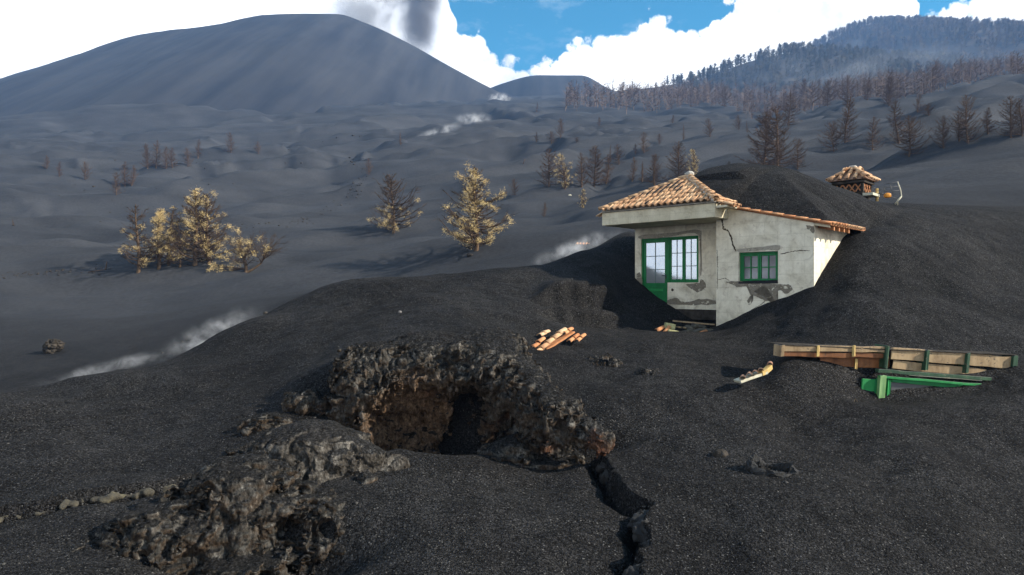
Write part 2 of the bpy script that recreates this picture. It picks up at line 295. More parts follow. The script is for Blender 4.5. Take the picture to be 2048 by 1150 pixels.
# line of the foreground crack: ground right of it stands higher
CRK = [(1205, 868, 11.6), (1222, 930, 10.9), (1250, 985, 10.1), (1285, 1010, 9.6), (1272, 1060, 9.0), (1290, 1100, 8.5), (1268, 1150, 7.9), (1262, 1400, 5.5)]
CRKW = np.array([(ray_x(a, c), c) for a, b, c in CRK])
CRKL = [(-260, 1075, 8.9), (-100, 1030, 9.3), (0, 1002, 9.7), (130, 985, 9.95), (250, 962, 10.2), (350, 940, 10.5), (470, 890, 11.2), (560, 840, 11.9)]
CRLW = np.array([(ray_x(a, c), c) for a, b, c in CRKL])
def terrain(X, Y, fine=True):
    X = np.asarray(X, float); Y = np.asarray(Y, float)
    Yc = np.clip(Y, 4.5, 3200); px = np.clip(CX+F*X/Yc, -700, 2750)
    a = (px+700)/10; b = (np.log(Yc)-LV[0])/(LV[1]-LV[0])
    ai = np.clip(a.astype(int), 0, len(GP)-2); bi = np.clip(b.astype(int), 0, len(LV)-2); fa = a-ai; fb = b-bi
    py = (_T[ai, bi]*(1-fa)+_T[ai+1, bi]*fa)*(1-fb)+(_T[ai, bi+1]*(1-fa)+_T[ai+1, bi+1]*fa)*fb
    z = Yc*(CY-py)/F
    # wind-laid dunes, larger far away
    far = sstep(34, 70, Yc); near = 1-sstep(20, 34, Yc)
    d = np.zeros_like(z)
    wx = X+0.25*Y; wy = Y*1.0
    d = d+far*(1-sstep(90, 200, Yc))*1.25*fbm2(wx/21, wy/11, 3, 3)
    d = d+sstep(70, 140, Yc)*(1-sstep(500, 1000, Yc))*4.6*(0.7-1.4*np.sqrt(fbm2((wx+0.3*wy)/88+0.5*vnoise2(wx/50+.3, wy/44+.6, 71), (wy-0.25*wx)/38, 3, 9)**2+0.010))*np.clip(Yc/170, 0, 1.6)
    rg = 0.60-np.sqrt(fbm2((0.92*wx+0.38*wy)/44+0.6*vnoise2(wx/23+.37, wy/19+.21, 61), (0.92*wy-0.38*wx)/17, 3, 51)**2+0.014); d = d+sstep(55, 85, Yc)*(1-sstep(280, 420, Yc))*2.7*rg*np.clip(Yc/130, 0.5, 1.6)
    d = d+far*0.10*fbm2(wx/7, wy/4, 3, 5)*np.clip(Yc/80, 0, 2)
    d = d+near*(0.09*fbm2(X/1.9, Y/1.9, 4, 21)+0.022*(0.5-np.abs(fbm2((X+0.4*Y)/0.75, (Y-0.3*X)/0.28, 2, 27)))*sstep(-0.1, 0.5, fbm2(X/2.7, Y/2.7, 2, 33)))
    # low spur running down from the cone on the left
    hx, hy = ray_x(300, 430.), 430.
    d = d+16*np.exp(-(((X-hx)*0.9+(Y-hy)*0.35)/95)**2-((Y-hy)/50)**2)
    z = z+d
    if fine:
        # hollow beside the near crack, floor lower on the left side of it
        m = (Yc < 12.5)
        if np.any(m):
            xc = np.interp(Y, CRKW[::-1, 1], CRKW[::-1, 0])+0.10*vnoise2(Y*2.3, Y*0+3.3, 5)+0.05*vnoise2(Y*7, Y*0+1.3, 6)
            s = X-xc
            drop = 0.30*(1-sstep(7.0, 7.2, Yc)*0)*(1-sstep(11.6, 12.2, Yc))
            lowside = 1-sstep(-0.05, 0.05, s)
            fade = np.exp(-np.clip(-s, 0, None)/1.3)
            z = z-np.where(m, drop*lowside*fade, 0)
            z = z-np.where(m & (s < 0.06), 0.22*np.exp(-((s+0.10)/0.09)**2)*(1-sstep(11.4, 12.0, Yc)), 0)
        yl = np.interp(X, CRLW[:, 0], CRLW[:, 1])+0.05*vnoise2(X*3.1, X*0+9.3, 5)
        s2 = Y-yl
        onl = sstep(-13, -11, X)*(1-sstep(-4.4, -3.9, X))
        z = z+onl*0.17*sstep(-0.04, 0.05, s2)*np.exp(-np.clip(s2, 0, None)/0.9)
        z = z-onl*0.16*np.exp(-((s2+0.08)/0.06)**2)
        # floor of the collapsed tube, and the low ground in front of the left rocks
        def dip(z, px, Y0, rx, ry, h):
            x0 = ray_x(px, Y0); q = ((X-x0)/rx)**2+((Y-Y0)/ry)**2
            return z-h*np.exp(-q**1.6)
        z = dip(z, 850, 12.9, 1.35, 0.95, 1.7)
        z = dip(z, 725, 11.9, 0.45, 0.75, 0.55)
        z = dip(z, 1150, 12.05, 0.85, 0.33, 0.38)
        z = dip(z, 520, 8.55, 1.25, 0.62, 0.75)
        # undercut bank left of the porch
        def bank(z, pts, h, wdt):
            pts = np.array([(ray_x(a, c), c) for a, c in pts]); yy = np.interp(X, pts[:, 0], pts[:, 1])+0.10*vnoise2(X*3.3, X*0+4, 9)
            on = sstep(pts[0, 0], pts[0, 0]+1.3, X)*(1-sstep(pts[-1, 0]-0.9, pts[-1, 0], X))
            q = Y-yy
            return z+on*h*(sstep(0, wdt, q)*np.exp(-np.clip(q, 0, None)/1.6)-0.8*np.exp(-((q+0.25)/0.30)**2))
        z = bank(z, [(1050, 20.3), (1120, 20.9), (1190, 21.6), (1255, 22.8)], 0.52, 0.09)
        z = bank(z, [(1055, 19.4), (1130, 20.0), (1200, 20.7), (1260, 21.6)], 0.32, 0.08)
    return z
def tz(x, y, fine=True): return float(terrain(np.array([x]), np.array([y]), fine)[0])
def hit(px, py, ymin=25.0, ymax=1500.0):
    """first ground beyond ymin seen at that place"""
    Y = np.exp(np.linspace(math.log(ymin), math.log(ymax), 800)); z = terrain(ray_x(px, Y), Y)
    q = CY-F*z/Y
    run = np.minimum.accumulate(q)
    i = np.argmax(run <= py) if np.any(run <= py) else len(Y)-1
    return Vector((ray_x(px, Y[i]), Y[i], z[i]))

def build_ground():
    cp = np.concatenate([np.linspace(-700, -60, 60, endpoint=False), np.linspace(-60, 2110, 660), np.linspace(2110, 2750, 61)[1:]])
    Yr = np.concatenate([np.exp(np.linspace(math.log(4.5), math.log(7.2), 24, endpoint=False)),
                         np.exp(np.linspace(math.log(7.2), math.log(26), 410, endpoint=False)),
                         np.exp(np.linspace(math.log(26), math.log(420), 280, endpoint=False)),
                         np.exp(np.linspace(math.log(420), math.log(1900), 50))])
    YY, PX = np.meshgrid(Yr, cp, indexing='ij'); XX = ray_x(PX, YY)
    Z = terrain(XX, YY)
    V = np.stack([XX, YY, Z], -1)
    # ground continues under and behind the viewer
    rows = []
    for y, k, zz in ((-500, 160, -9), (-120, 45, -6), (-25, 12, -4.2), (-4, 4, -3.6), (2, 1.6, -3.45)):
        r = V[0].copy(); r[:, 0] *= k; r[:, 1] = y; r[:, 2] = zz; rows.append(r)
    V = np.concatenate([np.array(rows), V], 0)
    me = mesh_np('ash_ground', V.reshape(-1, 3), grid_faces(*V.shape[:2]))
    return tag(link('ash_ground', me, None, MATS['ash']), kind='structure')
build_ground()

# the active cone and the hills behind
def ridge_hill(name, sil, Yc, Y0, Y1, slope, mat, rough, nr=90, step=6, crest_r=20, back=0.5, seed=0):
    xs = np.arange(sil[0][0], sil[-1][0]+1, step, dtype=float)
    py = pchip([a for a, b in sil], [b for a, b in sil], xs)
    zc = Yc*(CY-py)/F
    Ys = np.concatenate([np.linspace(Y0, Yc, nr), np.linspace(Yc, Y1, 24)[1:]])
    X = ray_x(xs, Yc)
    XX, YY = np.meshgrid(X, Ys)
    dd = Yc-YY
    prof = np.where(dd > 0, slope*(np.sqrt(dd*dd+crest_r**2)-crest_r), back*(np.sqrt(dd*dd+crest_r**2)-crest_r))
    Z = zc[None, :]-prof
    Z = Z+rough*sstep(0, 60, np.abs(dd))*(fbm2(XX/40+seed, YY/130, 4, 40+seed))
    me = mesh_np(name, np.stack([XX, YY, Z], -1).reshape(-1, 3), grid_faces(*XX.shape))
    o = tag(link(name, me, None, MATS[mat]), kind='structure')
    def h(x, y):
        q = Yc-y; p = np.where(q > 0, slope, back)*(np.sqrt(q*q+crest_r**2)-crest_r)
        return np.interp(x, X, zc)-p
    return o, h
cone, _ = ridge_hill('volcanic_cone', [(-700, 330), (-300, 248), (0, 166), (140, 125), (230, 95), (310, 71), (400, 60), (450, 52), (545, 34), (600, 32), (680, 33), (740, 52), (820, 90), (900, 135), (985, 180), (1060, 215), (1150, 260)],
           850, 430, 1200, 0.60, 'cone_ash', 2.2, seed=1)
tag(cone, 'smooth black ash cone of the erupting volcano', None)
small, _ = ridge_hill('hill', [(840, 250), (930, 205), (1000, 171), (1080, 153), (1160, 153), (1215, 179), (1290, 205), (1380, 240)], 1050, 780, 1250, 0.55, 'cone_ash', 1.5, nr=50, seed=2)
near_hill, near_h = ridge_hill('hill', [(1120, 235), (1215, 188), (1300, 178), (1370, 168), (1450, 141), (1530, 117), (1590, 108), (1640, 112), (1760, 122), (1900, 130), (2100, 150), (2700, 170)],
           1000, 420, 1250, 0.46, 'hill_soil', 3.0, nr=70, seed=3)
far_hill, far_h = ridge_hill('hill', [(1350, 220), (1500, 160), (1600, 112), (1640, 90), (1690, 66), (1735, 53), (1790, 54), (1850, 67), (1950, 71), (2048, 64), (2300, 50), (2700, 70)],
           1400, 700, 1800, 0.42, 'hill_soil', 4.0, nr=70, seed=4)

# thin blue air
hm = bpy.data.materials.new('haze_air'); hm.use_nodes = True; t = NT(hm.node_tree); t.n.clear()
pv = t.add('ShaderNodeVolumePrincipled', Color=(0.27, 0.53, 1.0, 1), Density=0.00020)
t.l.new(pv.outputs[0], t.add('ShaderNodeOutputMaterial').inputs['Volume'])
bm = bmesh.new(); bmesh.ops.create_cube(bm, size=1.0)
me = bpy.data.meshes.new('haze'); bm.to_mesh(me); bm.free()
hz = link('haze', me, None, hm); hz.scale = (5400, 2640, 680); hz.location = (0, 720, 320); tag(hz, 'thin bluish haze in the air over the slopes', kind='stuff')
# ------------------------------------------------------------------ more materials
def simple(name, c0, c1, scale=6.0, rough=0.8, bumps=0.3, bdist=0.01, spec=0.3, detail=6.0, coords='Object', stretch=(1, 1, 1)):
    m, t, b, o = new_mat(name)
    v = t.mapping(t.add('ShaderNodeTexCoord').outputs[coords], stretch)
    n = t.noise(v, scale, detail, 0.6)
    t.set(b.inputs['Base Color'], t.ramp(n, [(0.33, c0), (0.67, c1)]))
    b.inputs['Roughness'].default_value = rough; b.inputs['Specular IOR Level'].default_value = spec if rough < 0.8 else 0.08
    if bumps: bump(t, b, t.noise(v, scale*4, 5.0, 0.65), bumps, bdist)
    return m
def mk_lava(name='lava', k=1.0, grey=False):
    m, t, b, o = new_mat(name)
    g = t.add('ShaderNodeNewGeometry'); pos = g.outputs['Position']
    n1 = t.noise(pos, 1.1, 6.0, 0.62, 0.4)
    c = t.ramp(t.noise(pos, 5.0, 7.0, 0.7), [(0.32, (0.014*k, 0.013*k, 0.011*k)), (0.50, (0.044*k, 0.0415*k, 0.037*k)), (0.62, (0.105*k, 0.099*k, 0.088*k)), (0.76, (0.24*k, 0.228*k, 0.20*k))])
    ochre = t.ramp(t.noise(pos, 7.0, 6.0, 0.7), [(0.3, (0.032, 0.019, 0.011)), (0.6, (0.125, 0.075, 0.040)), (0.8, (0.23, 0.155, 0.09))])
    red = t.ramp(t.noise(pos, 9.0, 6.0, 0.7), [(0.3, (0.035, 0.014, 0.008)), (0.7, (0.19, 0.070, 0.035))])
    nz = t.add('ShaderNodeSeparateXYZ', i0=g.outputs['Normal']).outputs[2]
    pz = t.add('ShaderNodeSeparateXYZ', i0=pos).outputs[2]
    low = t.math('MULTIPLY', t.math('SUBTRACT', t.math('ADD', t.math('MULTIPLY', n1, 1.6), -1.05), pz), 0.75, True)       # baked, oxidised rock low on the walls
    under = t.math('MULTIPLY', t.math('SUBTRACT', 0.45, nz), 1.6, True)
    c = t.mix(t.math('MULTIPLY', t.math('MULTIPLY', t.math('SUBTRACT', low, 0.15), 0.85, True), 0.15 if grey else t.math('MULTIPLY', under, 0.6)), c, ochre)
    if grey: under = 0.0
    rm = 0.0 if grey else t.math('MULTIPLY', t.math('SUBTRACT', t.noise(pos, 0.9, 3.0, 0.5), 0.60), 9.0, True)
    c = t.mix(t.math('MULTIPLY', rm, 0.65), c, red)
    hol = t.add('ShaderNodeVectorMath', _operation='DISTANCE', i0=pos, i1=tuple(P(840, 880, 12.7))).outputs['Value']
    inn = t.math('MULTIPLY', t.math('SUBTRACT', t.math('ADD', 1.35, t.math('MULTIPLY', t.math('SUBTRACT', n1, 0.5), 0.9)), hol), 2.2, True)   # heat-stained lining of the tube
    lining = t.ramp(t.noise(pos, 6.0, 7.0, 0.7), [(0.3, (0.050, 0.030, 0.018)), (0.5, (0.15, 0.092, 0.055)), (0.7, (0.26, 0.17, 0.10))])
    if not grey: c = t.mix(t.math('MULTIPLY', inn, 0.85), c, lining)
    base, h, _ = ash_nodes(t)
    am = t.math('MULTIPLY', t.math('SUBTRACT', t.math('ADD', nz, t.math('MULTIPLY', t.math('SUBTRACT', t.noise(pos, 3.0, 5.0, 0.65), 0.5), 0.9)), 0.48), 5.0, True)
    c = t.mix(t.math('MULTIPLY', am, 0.92), c, base)
    t.set(b.inputs['Base Color'], c); b.inputs['Roughness'].default_value = 0.97; b.inputs['Specular IOR Level'].default_value = 0.08
    c = t.mix(1.0, c, t.ramp(t.noise(t.mapping(pos, (1, 1, 0.6)), 26.0, 5.0, 0.7), [(0.33, 0.35), (0.5, 0.95), (0.7, 1.7)]), 'MULTIPLY')
    t.set(b.inputs['Base Color'], c)
    hh = t.math('ADD', t.math('MULTIPLY', t.noise(t.mapping(pos, (1, 1, 0.55)), 13.0, 9.0, 0.78), 1.0), t.math('MULTIPLY', t.voro(t.mapping(pos, (1, 1, 0.6)), 17.0), -0.55))
    bump(t, b, hh, 1.0, 0.075)
mk_lava('lava', 1.25); mk_lava('lava_pale', 1.9, True)
def mk_rim():
    m, t, b, o = new_mat('crust')
    pos = t.add('ShaderNodeNewGeometry').outputs['Position']
    t.set(b.inputs['Base Color'], t.ramp(t.noise(pos, 6.0, 7.0, 0.7), [(0.3, (0.018, 0.016, 0.014)), (0.55, (0.075, 0.066, 0.045)), (0.75, (0.21, 0.19, 0.12))]))
    b.inputs['Roughness'].default_value = 0.85
    bump(t, b, t.noise(pos, 30.0, 7.0, 0.75), 1.0, 0.03)
mk_rim()
def mk_rim2():
    m, t, b, o = new_mat('crust_dark')
    pos = t.add('ShaderNodeNewGeometry').outputs['Position']
    t.set(b.inputs['Base Color'], t.ramp(t.noise(pos, 6.0, 7.0, 0.7), [(0.3, (0.008, 0.008, 0.008)), (0.6, (0.020, 0.0195, 0.019)), (0.8, (0.055, 0.052, 0.048))]))
    b.inputs['Roughness'].default_value = 0.85
    bump(t, b, t.noise(pos, 30.0, 7.0, 0.75), 1.0, 0.03)
mk_rim2()
def mk_plaster(name, k=1.0, tint=(1, 1, 1)):
    m, t, b, o = new_mat(name)
    v = t.add('ShaderNodeTexCoord').outputs['Object']
    a = t.noise(v, 1.6, 8.0, 0.65, 0.6)
    c = t.ramp(a, [(0.28, (0.30*k*tint[0], 0.28*k*tint[1], 0.235*k*tint[2])), (0.48, (0.50*k*tint[0], 0.485*k*tint[1], 0.43*k*tint[2])), (0.72, (0.62*k*tint[0], 0.61*k*tint[1], 0.56*k*tint[2]))])
    st = t.noise(t.mapping(v, (3.0, 3.0, 0.8)), 1.3, 7.0, 0.7)          # rain streaks
    c = t.mix(0.4, c, t.ramp(st, [(0.30, (0.60, 0.57, 0.50)), (0.58, (1, 1, 1))]), 'MULTIPLY')
    gr = t.noise(v, 4.5, 7.0, 0.7, 1.0)
    c = t.mix(t.math('MULTIPLY', t.math('SUBTRACT', gr, 0.545), 3.2, True), c, (0.20*k, 0.15*k, 0.115*k))
    br = t.add('ShaderNodeTexBrick', Vector=t.mapping(v, (1, 1, 1), rot=(math.pi/2, 0, 0)), Scale=1.0)
    br.inputs['Mortar Size'].default_value = 0.012; br.inputs['Brick Width'].default_value = 0.8; br.inputs['Row Height'].default_value = 0.40
    br.inputs['Color1'].default_value = (1, 1, 1, 1); br.inputs['Color2'].default_value = (0.93, 0.93, 0.92, 1); br.inputs['Mortar'].default_value = (0.80, 0.79, 0.76, 1)
    c = t.mix(0.55, c, br.outputs['Color'], 'MULTIPLY')
    t.set(b.inputs['Base Color'], c); b.inputs['Roughness'].default_value = 0.9; b.inputs['Specular IOR Level'].default_value = 0.2
    bump(t, b, t.noise(v, 18.0, 8.0, 0.7), 0.35, 0.012)
mk_plaster('plaster', 1.32, (1.05, 1.0, 0.88)); mk_plaster('fascia_plaster', 1.15, (1.05, 0.98, 0.80))
def mk_tile(name, tint):
    m, t, b, o = new_mat(name)
    v = t.add('ShaderNodeTexCoord').outputs['Object']; oi = t.add('ShaderNodeObjectInfo').outputs['Random']
    vv = t.add('ShaderNodeVectorMath', _operation='ADD', i0=v, i1=t.add('ShaderNodeCombineXYZ', X=t.math('MULTIPLY', oi, 40.0), Y=t.math('MULTIPLY', oi, 17.0)).outputs[0]).outputs[0]
    c = t.ramp(oi, [(0.0, (0.50*tint[0], 0.262*tint[1], 0.130*tint[2])), (0.45, (0.60*tint[0], 0.355*tint[1], 0.185*tint[2])), (1.0, (0.68*tint[0], 0.46*tint[1], 0.27*tint[2]))])
    c = t.mix(1.0, c, t.ramp(t.noise(vv, 9.0, 7.0, 0.7), [(0.28, 0.45), (0.5, 0.95), (0.75, 1.2)]), 'MULTIPLY')
    c = t.mix(t.math('MULTIPLY', t.math('SUBTRACT', t.noise(vv, 5.0, 6.0, 0.7), 0.60), 5.0, True), c, (0.05, 0.045, 0.04))
    t.set(b.inputs['Base Color'], c); b.inputs['Roughness'].default_value = 0.85
    bump(t, b, t.noise(vv, 40.0, 5.0, 0.7), 0.4, 0.006)
mk_tile('tile', (0.88, 0.86, 0.84)); mk_tile('tile_bright', (0.86, 0.62, 0.46)); mk_tile('tile_dark', (0.55, 0.5, 0.55))
simple('mortar', (0.34, 0.31, 0.26), (0.52, 0.49, 0.43), 9, 0.9, 0.5)
simple('peeled', (0.13, 0.112, 0.082), (0.26, 0.225, 0.17), 9, 0.95, 0.6)
simple('crack_dark', (0.035, 0.028, 0.02), (0.11, 0.085, 0.06), 30, 0.95, 0)
simple('peeled_light', (0.24, 0.215, 0.165), (0.36, 0.335, 0.275), 6, 0.95, 0.5)
simple('green_paint', (0.003, 0.115, 0.026), (0.008, 0.175, 0.048), 3, 0.42, 0.1, 0.003, 0.4, stretch=(1, 1, 0.3))
simple('green_old', (0.018, 0.050, 0.026), (0.045, 0.105, 0.055), 9, 0.6, 0.3)
simple('green_bright', (0.008, 0.17, 0.040), (0.025, 0.26, 0.070), 5, 0.45, 0.15)
simple('green_pale', (0.14, 0.30, 0.10), (0.27, 0.42, 0.18), 7, 0.5, 0.15)
simple('wood_pale', (0.26, 0.165, 0.080), (0.47, 0.34, 0.19), 5, 0.75, 0.5, 0.006, stretch=(0.35, 6, 9))
simple('wood_rust', (0.12, 0.040, 0.012), (0.27, 0.105, 0.034), 5, 0.6, 0.4, 0.006, stretch=(0.5, 5, 7))
simple('wood_orange', (0.28, 0.11, 0.04), (0.43, 0.19, 0.08), 6, 0.7, 0.3)
simple('wood_yellow', (0.42, 0.28, 0.09), (0.60, 0.43, 0.17), 8, 0.7, 0.3)
simple('plank_yellow', (0.30, 0.28, 0.12), (0.55, 0.52, 0.28), 8, 0.8, 0.4)
simple('muntin', (0.06, 0.10, 0.09), (0.13, 0.17, 0.16), 8, 0.5, 0)
simple('metal_dark', (0.02, 0.02, 0.022), (0.05, 0.05, 0.05), 20, 0.45, 0)
simple('metal_pale', (0.40, 0.38, 0.28), (0.58, 0.55, 0.42), 12, 0.5, 0.1)
simple('plastic_orange', (0.55, 0.20, 0.02), (0.72, 0.32, 0.04), 10, 0.4, 0)
simple('scrap', (0.008, 0.008, 0.0075), (0.036, 0.035, 0.031), 12, 0.75, 0.8, 0.02)
simple('stone_dark', (0.020, 0.018, 0.016), (0.070, 0.060, 0.050), 4, 0.9, 1.0, 0.04)
simple('bark', (0.055, 0.036, 0.024), (0.13, 0.085, 0.055), 3, 0.95, 0.4, 0.02, stretch=(1, 1, 0.2))
simple('bark_near', (0.050, 0.034, 0.022), (0.13, 0.088, 0.055), 3, 0.95, 0.4, 0.02, stretch=(1, 1, 0.2))
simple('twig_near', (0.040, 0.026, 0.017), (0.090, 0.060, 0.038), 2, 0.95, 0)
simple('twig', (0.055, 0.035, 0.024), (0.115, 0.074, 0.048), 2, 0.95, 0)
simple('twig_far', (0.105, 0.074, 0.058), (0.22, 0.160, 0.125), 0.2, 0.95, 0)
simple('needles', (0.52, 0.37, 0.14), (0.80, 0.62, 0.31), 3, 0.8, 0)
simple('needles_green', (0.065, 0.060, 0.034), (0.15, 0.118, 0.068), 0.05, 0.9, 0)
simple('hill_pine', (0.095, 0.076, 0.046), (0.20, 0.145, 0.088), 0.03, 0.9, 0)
def mk_paint(name, c0, c1, under, chip=0.60, dust=0.55):
    m, t, b, o = new_mat(name); g = t.add('ShaderNodeNewGeometry'); v = g.outputs['Position']
    c = t.ramp(t.noise(t.mapping(v, (1, 1, 0.4)), 5.0, 6.0, 0.65), [(0.3, c0), (0.7, c1)])
    ch = t.math('MULTIPLY', t.math('SUBTRACT', t.noise(v, 11.0, 8.0, 0.75, 0.4), chip), 14.0, True)
    c = t.mix(ch, c, under)
    dm = t.math('MULTIPLY', t.math('SUBTRACT', t.math('ADD', t.add('ShaderNodeSeparateXYZ', i0=g.outputs['Normal']).outputs[2], t.math('MULTIPLY', t.math('SUBTRACT', t.noise(v, 8.0, 6.0, 0.7), 0.5), 1.1)), dust), 3.0, True)
    c = t.mix(t.math('MULTIPLY', dm, 0.85), c, (0.03, 0.03, 0.031))
    t.set(b.inputs['Base Color'], c); b.inputs['Roughness'].default_value = 0.55; b.inputs['Specular IOR Level'].default_value = 0.3
    bump(t, b, t.math('SUBTRACT', t.noise(v, 30.0, 4.0, 0.6), ch), 0.35, 0.006)
mk_paint('green_paint', (0.003, 0.110, 0.026), (0.010, 0.180, 0.050), (0.10, 0.13, 0.09), 0.68, 0.75)
mk_paint('green_old', (0.014, 0.042, 0.022), (0.042, 0.100, 0.052), (0.16, 0.13, 0.09), 0.58)
mk_paint('green_bright', (0.008, 0.17, 0.040), (0.025, 0.26, 0.070), (0.13, 0.16, 0.10), 0.62)
mk_paint('green_pale', (0.12, 0.27, 0.09), (0.25, 0.40, 0.17), (0.30, 0.30, 0.22), 0.60)
mk_paint('wood_pale', (0.20, 0.130, 0.066), (0.44, 0.32, 0.18), (0.11, 0.085, 0.06), 0.57, 0.6)
mk_paint('wood_rust', (0.10, 0.036, 0.012), (0.26, 0.105, 0.036), (0.05, 0.03, 0.02), 0.58, 0.6)
def mk_peel(name, c0, c1):
    m, t, b, o = new_mat(name); v = t.add('ShaderNodeNewGeometry').outputs['Position']
    t.set(b.inputs['Base Color'], t.ramp(t.noise(v, 9.0, 7.0, 0.7), [(0.3, c0), (0.7, c1)])); b.inputs['Roughness'].default_value = 0.95
    bump(t, b, t.noise(v, 30.0, 6.0, 0.7), 0.6, 0.01)
    holes = t.math('MULTIPLY', t.math('SUBTRACT', t.noise(v, 7.0, 8.0, 0.72, 0.5), 0.53), 9.0, True)      # plaster still clinging in flakes
    mx = t.add('ShaderNodeMixShader', Fac=holes, i1=b.outputs[0], i2=t.add('ShaderNodeBsdfTransparent').outputs[0]); t.l.new(mx.outputs[0], o.inputs[0])
mk_peel('peeled', (0.12, 0.103, 0.076), (0.26, 0.225, 0.17)); mk_peel('peeled_light', (0.24, 0.215, 0.165), (0.38, 0.35, 0.28))
def mk_glass(name, diff, mixf, rough):
    m, t, b, o = new_mat(name)
    b.inputs['Base Color'].default_value = col4(diff); b.inputs['Roughness'].default_value = 0.5
    gl = t.add('ShaderNodeBsdfGlossy', Color=(0.86, 0.92, 0.95, 1), Roughness=rough)
    v = t.add('ShaderNodeTexCoord').outputs['Object']
    bp = t.add('ShaderNodeBump', Height=t.noise(v, 2.2, 2.0)); bp.inputs['Strength'].default_value = 0.02; bp.inputs['Distance'].default_value = 0.05
    t.l.new(bp.outputs[0], gl.inputs['Normal'])
    fac = t.math('ADD', mixf, t.math('MULTIPLY', t.math('SUBTRACT', t.noise(v, 1.5, 3.0, 0.5), 0.5), 0.25), True)    # dust film
    mx = t.add('ShaderNodeMixShader', Fac=fac, i1=b.outputs[0], i2=gl.outputs[0])
    t.l.new(mx.outputs[0], o.inputs[0])
mk_glass('glass_pale', (0.30, 0.33, 0.34), 0.50, 0.12)
mk_glass('glass_grey', (0.075, 0.070, 0.075), 0.05, 0.08)
simple('stone_grey', (0.10, 0.095, 0.09), (0.20, 0.19, 0.18), 8, 0.9, 0.4)
mk_glass('glass_dusty', (0.055, 0.058, 0.062), 0.12, 0.15)
def mk_steam(name, colr, dens, nscale, thr, absorb=None, gain=4.0):
    m = bpy.data.materials.new(name); m.use_nodes = True; t = NT(m.node_tree); t.n.clear(); MATS[name] = m
    v = t.add('ShaderNodeTexCoord').outputs['Object']                      # unit ball
    r = t.add('ShaderNodeVectorMath', _operation='LENGTH', i0=v).outputs['Value']
    fall = t.math('MULTIPLY', t.math('SUBTRACT', 1.0, r), 1.6, True)
    wpos = t.add('ShaderNodeNewGeometry').outputs['Position']
    n = t.noise(wpos, nscale, 5.0, 0.62, 0.6)
    d = t.math('MULTIPLY', t.math('MULTIPLY', t.math('SUBTRACT', n, thr), gain, True), t.math('MULTIPLY', fall, fall))
    pv = t.add('ShaderNodeVolumePrincipled', Color=col4(colr), Density=t.math('MULTIPLY', d, dens))
    if absorb: pv.inputs['Absorption Color'].default_value = col4(absorb)
    t.l.new(pv.outputs[0], t.add('ShaderNodeOutputMaterial').inputs['Volume'])
# ------------------------------------------------------------------ lava: signed-distance shapes turned into meshes
def surface_net(S, org, vox):
    nx, ny, nz = S.shape; ins = S < 0
    cnt = np.zeros((nx-1, ny-1, nz-1), np.int8)
    for dx in (0, 1):
        for dy in (0, 1):
            for dz in (0, 1): cnt += ins[dx:nx-1+dx, dy:ny-1+dy, dz:nz-1+dz]
    act = (cnt > 0) & (cnt < 8); idx = -np.ones(act.shape, np.int64); c = np.argwhere(act); idx[act] = np.arange(len(c))
    acc = np.zeros((len(c), 3)); wgt = np.zeros(len(c))
    corners = [(a, b, d) for a in (0, 1) for b in (0, 1) for d in (0, 1)]
    vals = {k: S[c[:, 0]+k[0], c[:, 1]+k[1], c[:, 2]+k[2]] for k in corners}
    for k in corners:
        for ax in range(3):
            if k[ax] == 0:
                k2 = list(k); k2[ax] = 1; k2 = tuple(k2); a, b = vals[k], vals[k2]; m = (a < 0) != (b < 0)
                t = np.where(m, a/np.where(m, a-b, 1), 0); p = np.tile(np.array(k, float), (len(c), 1)); p[:, ax] += t
                acc += p*m[:, None]; wgt += m
    V = (c+acc/wgt[:, None])*vox+org
    faces = []
    for ax in range(3):
        o1, o2 = (ax+1) % 3, (ax+2) % 3
        sl0 = [slice(None)]*3; sl1 = [slice(None)]*3; sl0[ax] = slice(0, -1); sl1[ax] = slice(1, None)
        a = ins[tuple(sl0)]; b = ins[tuple(sl1)]
        e = np.argwhere(a != b); sg = a[tuple(e.T)]
        ok = (e[:, o1] > 0) & (e[:, o2] > 0) & (e[:, o1] < S.shape[o1]-1) & (e[:, o2] < S.shape[o2]-1); e = e[ok]; sg = sg[ok]
        q = []
        for d1, d2 in ((-1, -1), (0, -1), (0, 0), (-1, 0)):
            f = e.copy(); f[:, o1] += d1; f[:, o2] += d2; q.append(idx[f[:, 0], f[:, 1], f[:, 2]])
        q = np.stack(q, -1); q[~sg] = q[~sg][:, ::-1]; faces.append(q)
    return V, np.concatenate(faces)
def ell(p, c, r):
    q = (p-np.array(c))/np.array(r); k = np.linalg.norm(q, axis=-1); return (k-1)*min(r)
def cap(p, a, b, ra, rb):
    a = np.array(a, float); b = np.array(b, float); d = b-a; t = np.clip(((p-a)@d)/(d@d), 0, 1)
    return np.linalg.norm(p-(a+t[..., None]*d), axis=-1)-(ra+(rb-ra)*t)
def smin(a, b, k=0.2):
    h = np.clip(0.5+0.5*(b-a)/k, 0, 1); return b*(1-h)+a*h-k*h*(1-h)
def smax(a, b, k=0.2): return -smin(-a, -b, k)
